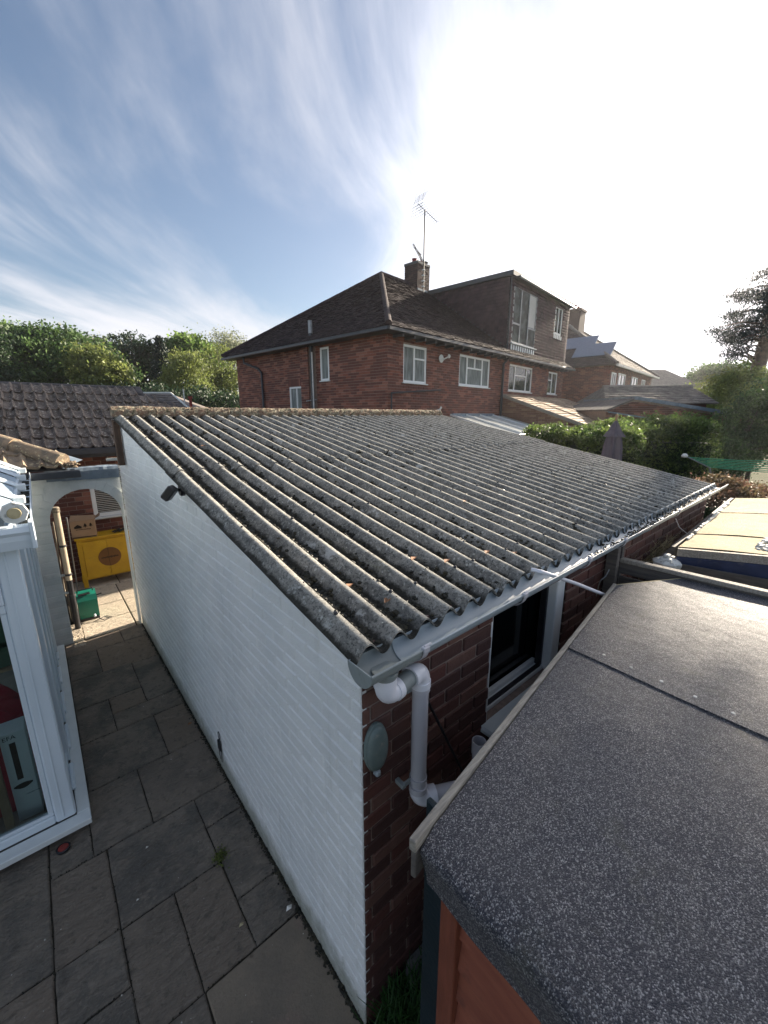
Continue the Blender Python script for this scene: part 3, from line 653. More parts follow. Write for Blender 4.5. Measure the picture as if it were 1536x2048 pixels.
# mossy ridge tiles
def roughtube(name,p0,p1,r,m,parent,n=20,seg=8,amp=.012,half=True,fl=0):
    m_=MB(); p0=Vector(p0);p1=Vector(p1); d=(p1-p0).normalized(); side=d.cross(Vector((0,0,1))).normalized(); up=side.cross(d); vs=[];fs=[]
    a0,a1=(R(-25),R(205)) if half else (0,2*math.pi)
    for i in range(seg+1):
        t=i/seg; q=p0.lerp(p1,t); k_=r*(1+fl*t)
        for j in range(n+1):
            a=a0+(a1-a0)*j/n; w=k_+random.uniform(-amp,amp); vs.append(tuple(q+side*math.cos(a)*w+up*math.sin(a)*w))
    for i in range(seg):
        for j in range(n): b=i*(n+1)+j; fs.append((b,b+1,b+n+2,b+n+1))
    fs.append(tuple(range(n+1))); fs.append(tuple(range(seg*(n+1),(seg+1)*(n+1)))[::-1]); m_.add(vs,fs); return m_.build(name,m,parent,True)
x=-.075
while x<5.35:
    e=min(x+.44,5.40); roughtube('ridge_tile',(x,4.47,2.885+random.uniform(-.004,.004)),(e-.006,4.47,2.885+random.uniform(-.004,.004)),.076,'mossy_ridge',g,14,12,.009); x+=.44
P=[(random.uniform(-.06,5.3),4.41+random.gauss(0,.05),0) for _ in range(1500)]
P=[(a,b,2.882+math.sqrt(max(.0001,.074**2-(b-4.47)**2))) for a,b,c in P if abs(b-4.47)<.07]
blobs('ridge_moss',P,[random.uniform(.005,.014) for _ in P],'mossy_ridge',g,.7)
m_=MB(); m_.box(-.075,4.47,2.30,-.012,4.56,2.815,.004); m_.build('corner_post','old_post',g)
m_=MB(); m_.box(.0,-.022,1.93,5.12,-.004,2.03,.003); m_.build('fascia','gutter_grey',g)
# half-round gutter
def channel(m_,x0,x1,yc,zf,r,t=.0035,n=14):
    out=[(math.cos(a),math.sin(a)) for a in [math.pi+math.pi*i/n for i in range(n+1)]]
    prof=[(c*r,s*r) for c,s in out]+[(c*(r-t),s*(r-t)) for c,s in out[::-1]]; k_=len(prof)
    vs=[(x,yc+a,zf(x)+b) for x in (x0,x1) for a,b in prof]; m_.add(vs,[(i,(i+1)%k_,k_+(i+1)%k_,k_+i) for i in range(k_)]+[tuple(range(k_))[::-1],tuple(range(k_,2*k_))])
zf=lambda x:2.036+.0125*x; YG=-.092; RG=.062
m_=MB(); channel(m_,.13,2.62,YG,zf,RG); 
channel(m_,2.66,5.15,YG,zf,RG); 
for a,b in ((.13,2.62),(2.66,5.15)): m_.tube([(a,YG-RG,zf(a)),(b,YG-RG,zf(b))],.0045,8)
gt=m_.build('gutter','gutter_grey',g,True)
m_=MB(); channel(m_,-.066,.165,YG,zf,RG+.005,.004); 
m_.prism([(YG+(RG+.005)*math.cos(a),zf(-.06)+(RG+.005)*math.sin(a)) for a in [math.pi+math.pi*i/16 for i in range(17)]],'x',-.071,-.0665)
m_.tube([(-.07,YG-RG-.003,zf(-.07)),(.165,YG-RG-.003,zf(.16))],.005,8); m_.tube([(-.069,YG-RG-.003,zf(-.07)),(-.069,YG+RG+.003,zf(-.07))],.003,6)
m_.lathe([(.050,-.052),(.046,-.075),(.039,-.09),(.038,-.125)],(.045,YG,zf(.045)),20); m_.build('gutter_outlet','gutter_end_grey',gt,True)
m_=MB(); channel(m_,2.60,2.68,YG,zf,RG+.004,.004); m_.build('gutter_union','gutter_end_grey',gt,True)
for x in (.185,.86,1.56,2.10,3.3,4.3):
    m_=MB(); channel(m_,x-.014,x+.014,YG,lambda q:zf(q)-.001,RG+.008,.003); m_.box(x-.016,YG-RG-.012,zf(x)-.012,x+.016,YG-RG+.008,zf(x)+.010,.003); m_.box(x-.006,YG-RG-.006,zf(x)+.008,x+.03,YG-RG+.004,zf(x)+.014,.002); m_.build('gutter_bracket','pipe_grey',gt,True)
# debris lying in the far end of the gutter
P=[(random.triangular(1.6,5.1,4.8),YG+random.gauss(0,.02),0) for _ in range(900)]; P=[(a,b,zf(a)-.05+(b-YG)**2*12) for a,b,c in P]
blobs('gutter_silt',P,[random.uniform(.004,.014) for _ in P],'moss',g,.5)
# soil pipe: outlet elbow, cross run, downpipe, foot elbow and run under the shed
def elbow(m_,c,d0,d1,r,rad,n=8,s=16):
    """bend of bend-radius rad from direction d0 to d1 with its inner corner at c"""
    c=Vector(c);d0=Vector(d0).normalized();d1=Vector(d1).normalized(); pts=[]
    for i in range(n+1):
        t=i/n; a=c-d0*rad; b=c+d1*rad; pts.append(a*(1-t)**2+c*2*t*(1-t)+b*t*t)
    m_.tube([tuple(p) for p in pts],r,s); return pts[0],pts[-1]
dp=None
m_=MB(); m_.tube([(.262,-.062,1.795),(.262,-.062,1.29)],.034,20); dp=m_.build('downpipe','pipe_grey',g,True)
E1=(.045,-.092,1.868);E2=(.262,-.062,1.872)
d12=Vector(E2)-Vector(E1)
m_=MB(); elbow(m_,E1,(0,0,-1),d12,.039,.052); m_.tube([(.045,-.092,1.955),(.045,-.092,1.915)],.0425,20); p=Vector(E1)+d12.normalized()*.052; m_.tube([tuple(p-d12.normalized()*.004),tuple(p+d12.normalized()*.022)],.0425,20); m_.build('white_elbow','pipe_white',dp,True)
m_=MB(); m_.tube([tuple(Vector(E1)+d12.normalized()*.05),tuple(Vector(E2)-d12.normalized()*.05)],.034,20); m_.build('cross_pipe','gutter_end_grey',dp,True)
m_=MB(); elbow(m_,E2,d12,(0,0,-1),.039,.055); m_.tube([tuple(Vector(E2)-d12.normalized()*.072),tuple(Vector(E2)-d12.normalized()*.048)],.0425,20); m_.tube([(.262,-.062,1.822),(.262,-.062,1.795)],.0425,20); m_.build('white_elbow','pipe_white',dp,True)
m_=MB(); m_.tube([(.262,-.062,1.802),(.262,-.062,1.776)],.040,20); m_.build('pipe_socket','pipe_grey',dp,True)
m_=MB(); m_.tube([(.262,-.062,1.345),(.262,-.062,1.325)],.038,20); m_.build('pipe_ring','pipe_grey',dp,True)
m_=MB(); m_.tube([(.262,-.062,1.30),(.262,-.062,1.272)],.040,20); m_.build('pipe_socket','pipe_grey',dp,True)
d3=Vector((.20,-.10,0)).normalized()
m_=MB(); elbow(m_,(.262,-.062,1.222),(0,0,-1),d3,.039,.055); p=Vector((.262,-.062,1.222)); m_.tube([tuple(p+d3*.05),tuple(p+d3*.082)],.0425,20); m_.build('foot_elbow','pipe_white',dp,True)
m_=MB(); m_.tube([tuple(p+d3*.08),tuple(p+d3*.36)],.034,20); m_.build('waste_run','pipe_grey',dp,True)
m_=MB(); m_.box(.19,-.05,1.317,.235,-.043,1.345,.002); m_.box(.175,-.056,1.321,.196,-.006,1.341,.002); m_.box(.20,-.05,1.775,.24,-.043,1.798,.002); m_.build('pipe_clip','gutter_end_grey',dp)
# ---------------------------------------------------------------- things fixed to the garage
t=thing('wall_fitting','grey green round bulkhead cover screwed to the dark brick beside the downpipe','wall fitting',(.062,-.03,1.585))
m_=MB(lambda x,y,z:(.062+(x-.072)*.50,y*.75,z)); m_.lathe([(.108,-.006),(.112,-.022),(.110,-.030),(.103,-.034),(.101,-.043),(.090,-.054),(.060,-.060),(.02,-.062)],(.072,0,1.585),28,axis='y'); m_.build('cover','fitting_grey_green',t,True)
m_=MB(); m_.box(.052,-.035,1.450,.076,-.004,1.477,.006); m_.build('cable_entry','gutter_grey',t,True)
t=thing('security_light','small black security camera light on a bracket at the top of the white wall','security light',(0,2.15,2.34))
m_=MB(); m_.lathe([(.046,0),(.046,-.022),(.040,-.03)],(0,2.13,2.335),20,axis='x'); m_.build('wall_plate','black_plastic',t,True)
m_=MB(); m_.tube([(-.02,2.13,2.33),(-.06,2.12,2.345),(-.085,2.06,2.345)],.012,10); m_.build('bracket_arm','black_plastic',t,True)
c=Vector((-.115,2.04,2.338)); ax=Vector((-.50,.42,-.76)).normalized(); sd=ax.cross(Vector((0,0,1))).normalized(); up=sd.cross(ax)
HT=lambda x,y,z:tuple(c+sd*x+up*y+ax*z); HT.th=0
m_=MB(HT); m_.box(-.034,-.030,-.05,.034,.030,.055,.008); m_.build('lamp_head','black_plastic',t)
m_=MB(HT); m_.box(-.027,-.023,.0555,.027,.023,.058,.001); m_.build('lens','black_glass',t)
t=thing('key_bunch','bunch of black keys on a ring hanging near the foot of the white wall','keys',(-.004,1.905,.33))
m_=MB(); ring=[(-.008,1.905+.022*math.cos(a),.345+.035*math.sin(a)) for a in [2*math.pi*i/18 for i in range(19)]]; m_.tube(ring,.003,6); m_.build('key_ring','dark_metal',t,True)
m_=MB(); m_.box(-.022,1.875,.215,-.006,1.93,.305,.007); m_.build('key_fob','black_plastic',t)
for i,(dy,z0,z1,w) in enumerate(((-.010,.10,.22,.014),(.012,.12,.225,.012),(.0,.155,.22,.02))):
    m_=MB(); m_.box(-.012-i*.004,1.898+dy-w/2,z0,-.009-i*.004,1.898+dy+w/2,z1,.001); m_.lathe([(.014,-.0015),(.014,.0015)],(-.0105-i*.004,1.898+dy,z1-.004),12,axis='x'); m_.build('key','dark_metal',t)
t=thing('overflow_pipe','slim white pipe running from the roof edge out to the shed roof','pipe',(1.09,-.1,2.05))
m_=MB(); m_.tube([(1.085,-.055,2.085),(1.10,-.10,2.083),(1.45,-.14,1.93),(1.80,-.185,1.765)],.0105,12); m_.build('pipe_run','pipe_white',t,True)
t=thing('leaning_rod','thin dark rod leaning against the brick wall right of the downpipe','rod',(.6,-.03,1.1))
m_=MB(); m_.tube([(.355,-.012,1.655),(.62,-.03,1.10)],.007,8); m_.build('rod_shaft','black_plastic',t,True)
t=thing('standpipe','short open grey pipe standing up between the garage and the shed','pipe',(.62,-.1,0))
m_=MB(); N=24
m_.lathe([(.030,0.),(.030,1.25),(.0345,1.255),(.0345,1.325),(.0305,1.325),(.0265,1.25)],(.64,-.105,0),N); m_.build('pipe_shaft','pipe_grey',t,True)
q=MB(); q.lathe([(.026,1.20),(.026,1.205)],(.64,-.105,0),20); q.build('pipe_bore','black_plastic',t)
# gap between wall and shed: stone, grass
t=thing('stone_block','rough grey stone slab lying in the dark gap beside the shed','stone',(.36,-.05,.0))
m_=MB(frame((.37,-.03,0),R(25))); vs=[]
for z_ in (-.03,.10):
    for a in range(8): q=a/8*6.283; vs.append((.16*math.cos(q)*(1+random.uniform(-.15,.15)),.075*math.sin(q)*(1+random.uniform(-.15,.15)),z_+random.uniform(-.01,.01)))
m_.add(vs,[tuple(range(8))[::-1],tuple(range(8,16))]+[(i,(i+1)%8,8+(i+1)%8,8+i) for i in range(8)]); m_.build('slab','concrete',t)
n=900; bx=np.stack([rng.normal(.16,.09,n),rng.normal(-.16,.07,n),np.zeros(n)],1); h=.07+.13*rng.random(n); d=rng.normal(size=(n,2))*.07; w=.0035
s=np.stack([-d[:,1],d[:,0],np.zeros(n)],1); s/=np.linalg.norm(s,axis=1)[:,None]; tip=bx+np.stack([d[:,0],d[:,1],h],1); mid=bx+np.stack([d[:,0]*.3,d[:,1]*.3,h*.6],1)
V=np.concatenate([np.stack([bx-s*w,bx+s*w,mid+s*w,mid-s*w],1),np.stack([mid-s*w,mid+s*w,tip+s*w*.2,tip-s*w*.2],1)]); o=fastmesh('grass_tuft',V,4,'grass_blade',None,'stuff'); tag(o,'clump of green grass in the dark gap at the foot of the brick corner','grass')
# ---------------------------------------------------------------- small things on the patio
t=thing('red_lid','small round dark red saucer lying on the paving by the conservatory sill','lid',(-1.055,2.0,0))  # round red plastic lid with a black rim
m_=MB(); m_.lathe([(.036,0.),(.040,.004),(.040,.016),(.034,.020),(.032,.016),(.01,.015)],(-1.052,1.975,.003),24); m_.build('rim','black_plastic',t,True)
m_=MB(); m_.lathe([(.030,.0155),(.028,.019),(.012,.022)],(-1.052,1.975,.003),20); m_.build('red_top','red_clay',t,True)
for (x,y,s,l,m) in ((-.052,.675,.022,'white paint flake on the paving beside the foot of the white wall','pale_chip'),(-.062,2.64,.022,'tan leaf on the paving at the foot of the white wall near the keys','leaf_litter'),(-.62,1.62,.010,'tiny white chip on a paving slab in the middle of the passage','pale_chip'),(-.73,1.31,.009,'small pale pebble on the paving near a joint','pale_chip'),(-.30,.78,.016,'pale worn flake on a dark slab near the poured concrete','straw')):
    m_=MB(); m_.add([(x-s,y-s*.3,.004),(x-s*.2,y+s*.6,.009),(x+s,y+s*.3,.005),(x+s*.5,y-s*.6,.008),(x,y,.012)],[(0,3,4),(3,2,4),(2,1,4),(1,0,4)]); o=m_.build('leaf_flake',m); tag(o,l,'debris')
# ================================================================ ARCH WALL
t=thing('arch_wall','low white painted wall with an arched opening leading through to the back yard','archway',(-.45,5.13,0))
cx,hw,zs,rv=-.405,.375,1.60,.375
T=frame((-1.02,5.13,0),0)
outer=[(-1.02,0.),(-1.02,2.17),(-.004,2.17),(-.004,0.)]
arc=[(cx+hw*math.cos(a),zs+rv*math.sin(a)) for a in [math.pi*i/24 for i in range(25)]]
m_=MB(); th=.105
m_.box(-1.02,5.136,-.02,cx-hw,5.13+th,2.175); m_.box(cx+hw,5.136,-.02,-.004,5.13+th,2.175)
for (x0,z0),(x1,z1) in zip(arc,arc[1:]): m_.prism([(x1,z1),(x0,z0),(x0,2.175),(x1,2.175)],'y',5.136,5.13+th)
aw=m_.build('wall_body','arch_paint',t)
z=0.
while z<zs-.01:
    link('brick',brick_mesh(-hw+cx+1.02-.006,.065,.03,'arch_paint',.003),aw,None,None,((-1.02+cx-hw)/2-.001,5.13+random.uniform(-.001,.001),z+.034)); z+=.075
for i in range(15):
    a0=math.pi*(i+.04)/15; a1=math.pi*(i+.96)/15
    m_=MB(); m_.prism([(cx+(hw+.0)*math.cos(a0),zs+rv*math.sin(a0)),(cx+(hw+.12)*math.cos(a0),zs+(rv+.12)*math.sin(a0)),(cx+(hw+.12)*math.cos(a1),zs+(rv+.12)*math.sin(a1)),(cx+hw*math.cos(a1),zs+rv*math.sin(a1))],'y',5.128+random.uniform(-.0015,.0015),5.137)
    if all(v[0]<-.006 for v in m_.v): m_.build('arch_brick','arch_paint',aw)
m_=MB(); m_.box(-1.015,5.129,1.88,-.80,5.137,1.955,.002); m_.box(-1.015,5.13,1.96,-.78,5.137,2.03,.002); m_.box(-1.015,5.1295,2.108,-.52,5.137,2.17,.002); m_.box(-.51,5.13,2.108,-.01,5.137,2.17,.002); m_.build('upper_course','arch_paint',aw)
# crumpled lead coping on top
m_=MB(); n=18
vs=[]
for i in range(n+1):
    x=-.74+(.735)*i/n; j=random.uniform(-.004,.004)
    vs+= [(x,5.105+j,2.09+random.uniform(-.003,.003)+(.01 if i<4 else 0)),(x,5.10+j,2.20+random.uniform(-.004,.004)),(x,5.12+j,2.235+random.uniform(-.005,.005)),(x,5.26,2.24+random.uniform(-.004,.004)),(x,5.265,2.13)]
m_.add(vs,[(i*5+j,(i+1)*5+j,(i+1)*5+j+1,i*5+j+1) for i in range(n) for j in range(4)]+[(0,1,2,3,4),(n*5+4,n*5+3,n*5+2,n*5+1,n*5)]); m_.build('lead_coping','lead_flashing',t)
# ---------------------------------------------------------------- items beyond the arch
t=thing('drainpipe','worn brown drainpipe with collars standing just behind the arch pier','drainpipe',(-.70,5.5,0))
m_=MB(); m_.tube([(-.70,5.52,1.72),(-.703,5.52,.72)],.034,16); m_.build('upper_length','cream_pipe',t,True)
m_=MB(); m_.tube([(-.703,5.52,.719),(-.705,5.52,.0)],.0335,16); m_.build('lower_length','black_plastic',t,True)
for z in (1.70,1.665,1.20,.80,.50):
    m_=MB(); m_.lathe([(.040,-.014),(.042,0),(.040,.014)],(-.70,5.52,z),18); m_.build('collar','dark_metal' if z<1.6 else 'brown_pipe',t,True)
for z in (.80,.55): m_=MB(); m_.box(-.78,5.50,z-.012,-.73,5.54,z+.012,.003); m_.build('bracket','gutter_grey',t)
t=thing('thin_pole','slim pale pole leaning in the corner behind the arch','pole',(-.6,6.3,0))
m_=MB(); m_.tube([(-.60,6.95,.02),(-.585,6.35,1.40)],.011,10); m_.build('pole_shaft','metal_grey',t,True)
t=thing('bundle_of_canes','dark canes and offcuts stacked upright behind the drainpipe','canes',(-.72,5.75,0))
for i in range(7):
    x=-.74+random.uniform(-.04,.05); m_=MB(); m_.tube([(x,5.66+random.uniform(-.05,.2),.0),(x+random.uniform(-.03,.03),5.75+random.uniform(0,.3),1.0+random.random()*.5)],.011,7); m_.build('cane',random.choice(('old_post','dark_metal','brown_pipe')),t,True)
t=thing('hose_reel_box','green plastic hose reel box standing on the pale paving behind the arch','hose reel',(-.55,5.80,0))
m_=MB(); prof=[(-.115,.03),(-.13,.10),(-.13,.30),(-.095,.37),(.07,.395),(.12,.36),(.13,.10),(.12,.03)]
m_.prism([(5.84+a,b) for a,b in prof],'x',-.66,-.43); m_.build('case','hose_green',t)
m_=MB(); m_.tube([(-.64,5.83,.40),(-.64,5.83,.435),(-.46,5.83,.435),(-.46,5.83,.40)],.011,8); m_.box(-.64,5.72,.385,-.50,5.77,.398,.003); m_.build('handle','black_plastic',t,True)
m_=MB(); m_.tube([(-.43,5.86,.30),(-.36,5.86,.31)],.011,8); m_.lathe([(.06,0),(.065,.012)],(-.435,5.86,.25),16,axis='x'); m_.build('crank','black_plastic',t,True)
m_=MB(); m_.box(-.66,5.71,.0,-.43,5.95,.035,.006); m_.build('base','black_plastic',t)
m_=MB(); m_.tube([(-.49,5.70,.07),(-.49,5.66,.055)],.014,10); m_.build('connector','pipe_white',t,True)
m_=MB(); m_.tube([(-.49,5.68,.055),(-.40,5.55,.01),(-.30,5.60,.008),(-.36,5.70,.008),(-.50,5.62,.008)],.005,6); m_.build('hose_tail','dark_metal',t,True)
t=thing('yellow_cabinet','yellow painted two door cupboard with a brown round emblem standing against the far brick wall','cabinet',(-.1,7.1,0))
X0,X1,Y0,Y1=-.50,.32,7.08,7.42
m_=MB(); m_.box(X0+.03,Y0+.02,.13,X1,Y1,.84,.004); m_.build('carcass','yellow_paint',t)
m_=MB(); m_.box(X0-.02,Y0-.01,.842,X1+.02,Y1+.01,.87,.004); m_.build('top','yellow_paint',t)
xm=-.09
for a,b in ((X0+.07,xm-.002),(xm+.002,X1-.03)): m_=MB(); m_.box(a,Y0+.002,.15,b,Y0+.019,.80,.003); m_.build('door','yellow_paint',t)
m_=MB(); m_.prism([(X0,.0),(X0+.065,.0),(X0+.065,.84),(X0,.84)],'y',Y0,Y0+.03); m_.build('leg','yellow_paint',t)
m_=MB(); m_.box(X1-.03,Y0,.0,X1+.0,Y0+.03,.149); m_.build('leg','yellow_paint',t)
m_=MB(); m_.box(X0,Y1-.04,0,X0+.05,Y1,.129); m_.build('leg','yellow_paint',t)
m_=MB(); m_.lathe([(.165,-.001),(.165,-.005)],(-.075,Y0,.485),36,axis='y'); dsc=m_.build('emblem','orange_brown_disc',t)
m_=MB(); m_.box(xm-.002,Y0-.0065,.33,xm+.002,Y0-.0052,.64); 
for i in range(22): u=-.12+.24*i/21; m_.box(-.075+u-.004,Y0-.0066,.475-(.018 if i%4==0 else .008)*(1-abs(u)*4),-.075+u+.004,Y0-.0055,.487+(.02 if i%5==2 else .006)*(1-abs(u)*5))
m_.build('emblem_print','print_black',dsc)
m_=MB(); m_.box(-.10,Y0-.012,.27,-.06,Y0,.31,.003); m_.build('catch','yellow_paint',t)
for z in (.79,.165): m_=MB(); m_.lathe([(.022,0),(.022,-.012)],(X0+.055,Y0,z),14,axis='y'); m_.build('hinge_boss','yellow_paint',t)
t=thing('carton','brown cardboard carton printed with black trees, open on top of the yellow cupboard','box',(-.35,7.2,.87))
CT=frame((-.36,7.22,.871),R(-6)); m_=MB(CT)
m_.box(-.17,-.11,0,.17,.13,.30,.003); m_.build('carton_body','cardboard',t)
m_=MB(CT); m_.add([(-.17,-.11,.30),(.17,-.11,.30),(.19,-.02,.355),(-.15,-.01,.38)],[(0,1,2,3)]); m_.add([(.17,-.11,.30),(.17,.13,.30),(.25,.12,.36),(.25,-.10,.35)],[(0,1,2,3)]); m_.build('flap','cardboard',t)
m_=MB(CT); yy=-.1125
def pine(m_,x,z,s):
    for k_ in range(3): m_.add([(x-s*(.5-.1*k_),yy,z+s*(.25+.25*k_)),(x+s*(.5-.1*k_),yy,z+s*(.25+.25*k_)),(x,yy,z+s*(.62+.25*k_))],[(0,1,2)])
    m_.box(x-s*.08,yy-.0002,z,x+s*.08,yy,z+s*.3)
pine(m_,.03,.175,.065); pine(m_,.105,.18,.06); m_.add([(-.12,yy,.17),(-.02,yy,.17),(-.02,yy,.20),(-.07,yy,.235),(-.12,yy,.20)],[(0,1,2,3,4)])
for i in range(12): m_.box(-.10+.017*i,yy-.0003,.142,-.10+.017*i+.011,yy,.154)
m_.box(-.165,yy-.0003,.012,.165,yy,.024); m_.build('print','print_black',t)
t=thing('garden_gloves','pair of crumpled black gloves on the right end of the yellow cupboard','gloves',(.2,7.2,.87))
for i,(x,y) in enumerate(((.13,7.18),(.22,7.24))):
    P=[(x+random.gauss(0,.035),y+random.gauss(0,.03),.885+abs(random.gauss(0,.012))) for _ in range(40)]; blobs('glove',P,[.018]*40,'black_plastic',t,.6,None)
# ================================================================ BUNGALOW BEHIND (tiled roof, brick wall, window with blind)
t=thing('bungalow','brick bungalow behind the arch under a low roof of grey lichened pantiles','house',(0,7.55,0))
WXa,WXb,WZa,WZb=-.165,1.0,1.10,2.0
m_=MB(); holes_boxes(m_,-4.5,3.2,-.05,2.25,7.558,7.8,[(WXa,WXb,WZa,WZb)]); m_.box(-4.5,7.81,-.05,3.2,11,2.3); wl=m_.build('wall','house_mortar',t)
brickwork(wl,frame((0,7.55,0),0),-1.4,1.6,.0,2.25,[(WXa,WXb,WZa,WZb)],'house_brick',200,c=.003)
w=window(t,frame((0,7.55,0),0),WXa,WXb,WZa,WZb,fw=.065,y=.0,pane='black_glass')
for i in range(24):
    z=1.175+i*.033; m_=MB(); m_.box(WXa+.07,7.575,z,WXb-.07,7.588,z+.013); o=m_.build('blind_slat','blind',w)
# roof: each pantile its own piece
rsl=math.atan(.5); cs,sn=math.cos(rsl),math.sin(rsl)
def pantile(wd,ln,rise=.046,m='old_pantile'):
    vs=[];fs=[];n=14; prof=[]
    for i in range(n+1):
        u=i/n; x=u*wd; h=rise*math.exp(-((u-.78)/.135)**2*1.1)+.010*(math.cos(u*2*math.pi*1.0)*.5); prof.append((x,h))
    for y,l in ((0,.030),(ln*.5,.016),(ln*1.13,.0)):
        for x,h in prof: vs.append((x,y,h+l))
    for j in range(2):
        for i in range(n): a=j*(n+1)+i; fs.append((a,a+1,a+n+2,a+n+1))
    b=len(vs)
    for x,h in prof: vs.append((x,0,h+.030-.030))
    for i in range(n): fs.append((i,b+i,b+i+1,i+1))
    me=bpy.data.meshes.new('pantile'); me.from_pydata(vs,[],fs); me.materials.append(MATS[m]); me.polygons.foreach_set('use_smooth',[True]*len(fs))
    try: me.set_sharp_from_angle(angle=R(50))
    except Exception: pass
    return me
gauge,tw=.343,.152; pm=pantile(tw,gauge)
for i in range(7):
    u=-2.9+(.02 if i%2 else 0); 
    while u<2.75-.93*i*gauge*.9:
        p=(u,7.25+i*gauge*cs,2.33+i*gauge*sn)
        if not (u<-.75-.9*(p[1]-7.25) and False):
            o=link('pantile',pm,t,None,None,(p[0]+random.uniform(-.004,.004),p[1]+random.uniform(-.006,.006),p[2]+random.uniform(-.002,.003))); o.rotation_euler=(rsl+R(random.uniform(-.6,.6)),R(random.uniform(-.6,.6)),R(random.uniform(-.7,.7)))
        u+=tw
m_=MB(); m_.prism([(7.22,2.30),(9.6,3.48),(12,2.3)],'x',-4.5,1.2); m_.build('roof_deck','dark_ridge',t)
x=-4.3
while x<.9: roughtube('ridge_tile',(x,9.56,3.36),(x+.44,9.56,3.36),.115,'dark_ridge',t,12,4,.003); x+=.45
for i in range(6): a=.86+.30*i; roughtube('hip_tile',(a,9.5-.28*i,3.34-.125*i),(a+.30,9.5-.28*(i+1),3.34-.125*(i+1)),.105,'dark_ridge',t,12,4,.003)
m_=MB(); m_.prism([(.95,0),(2.9,0),(2.9,2.25),(.95,3.0)],'y',9.3,9.35)
m_.build('end_wall','house_mortar',t)
m_=MB(); m_.box(-4.5,7.16,2.24,3.2,7.25,2.335,.004); m_.build('eaves_gutter','dark_gutter',t); m_=MB(); m_.box(-4.5,7.26,2.18,3.2,7.53,2.24); m_.build('soffit','dark_gutter',t)
# ================================================================ MAIN BUNGALOW ROOF WITH HIP (left edge)
t=thing('tiled_lean_roof','lichen covered pantile roof corner with a fat round hip, left behind the conservatory','roof',(-1.2,5.1,2.3))
rs2=math.atan(.42); pm2=pantile(.155,.33,.038,'old_hip')
for i in range(5):
    u=-3.2
    while u<-.60-.31*i:
        o=link('pantile',pm2,t,None,None,(u,4.93+i*.30,2.275+i*.127)); o.rotation_euler=(rs2+R(random.uniform(-.8,.8)),R(random.uniform(-1,1)),R(random.uniform(-1,1))); u+=.155
m_=MB(); m_.add([(-3.2,4.95,2.24),(-.52,4.95,2.24),(-3.2,7.6,3.37),(-3.17,7.6,3.37)],[(0,1,3,2)]); m_.build('roof_deck','dark_ridge',t)
for i in range(6):
    a=(-.56-.40*i,4.99+.40*i,2.335+.168*i); roughtube('hip_tile',(a[0]-.40,a[1]+.40,a[2]+.168),a,.088,'old_hip',t,14,6,.004,fl=.12)
m_=MB(); P=[(-.50+random.gauss(0,.03),5.0+random.gauss(0,.03),2.30+random.gauss(0,.02)) for _ in range(60)]; blobs('hip_mortar',P,[random.uniform(.012,.03) for _ in P],'old_hip',t)
m_=MB(); m_.add([(-.42,5.22,2.30),(-.34,5.40,2.31),(-2.9,7.9,3.36),(-3.0,7.75,3.36)],[(0,1,2,3)]); m_.build('valley_flashing','lead_flashing',t)
m_=MB(); m_.box(-3.2,4.86,2.155,-.42,4.945,2.235,.006); m_.build('black_gutter','dark_gutter',t)
m_=MB(); m_.box(-3.2,4.95,1.2,-1.03,5.12,2.23); m_.build('backing_wall','arch_paint',t)
t=thing('gutter_stub','short mossy white gutter end poking past the white wall above the lead coping','gutter',(-.05,5.0,2.36))
m_=MB(); channel(m_,-.13,-.005,5.02,lambda x:2.345,.035,.004); m_.build('stub','plaster_white',t,True)
P=[(-.07+random.uniform(-.06,.06),5.02+random.gauss(0,.012),2.34) for _ in range(50)]; blobs('moss_fill',P,[random.uniform(.006,.014) for _ in P],'mossy_ridge',t)
# ================================================================ CONSERVATORY
t=thing('conservatory','pale blue white uPVC conservatory with glazed corner and ribbed roof beside the paving','conservatory',(-2,3.5,0))
YF=2.115; XF=-.956
m_=MB(); m_.box(-3.2,2.016,.055,-.879,YF,.10,.004); m_.box(-.955,2.1155,.055,-.879,4.95,.0995,.004); m_.build('sill','sill_white',t)
m_=MB(); m_.box(-3.2,2.09,-.02,-.93,4.95,.054); m_.build('base','concrete',t)
m_=MB(); m_.box(-3.2,2.2,.06,-1.0,4.9,.098); m_.build('floor','interior_floor',t)
m_=MB(); m_.box(-1.068,YF,.101,XF,2.215,2.14,.010); m_.build('corner_post','upvc_white',t)
m_=MB(); m_.box(-1.028,YF-.006,.13,-1.018,YF+.01,2.12,.002); m_.build('post_cover_strip','upvc_white',t)
# front frame: bottom rail, transom, sash above
m_=MB(); m_.box(-3.2,YF+.004,.101,-1.0685,YF+.06,.165,.008); m_.build('bottom_rail','upvc_white',t)
m_=MB(); m_.box(-3.2,YF+.012,.1655,-1.0685,YF+.05,.190,.006); m_.build('bead','upvc_white',t)
m_=MB(); m_.box(-3.2,YF+.004,1.70,-1.0685,YF+.06,1.755,.006); m_.build('transom','upvc_white',t)
m_=MB(); m_.box(-1.115,YF-.008,1.757,-1.069,YF+.05,2.13,.006); m_.box(-3.2,YF-.008,1.757,-1.1155,YF+.05,1.80,.006); m_.box(-3.2,YF-.008,2.085,-1.1155,YF+.05,2.13,.006); s_=m_.build('top_sash','upvc_white',t)
m_=MB(); m_.box(-3.2,YF+.02,1.80,-1.115,YF+.026,2.085); m_.build('pane','window_glass',s_)
m_=MB(); m_.box(-3.2,YF+.028,.19,-1.068,YF+.034,1.70); m_.build('pane','clear_glass',t)
m_=MB(); m_.box(-1.10,YF+.012,.19,-1.0685,YF+.05,1.70,.006); m_.build('glazing_bead','upvc_white',t)
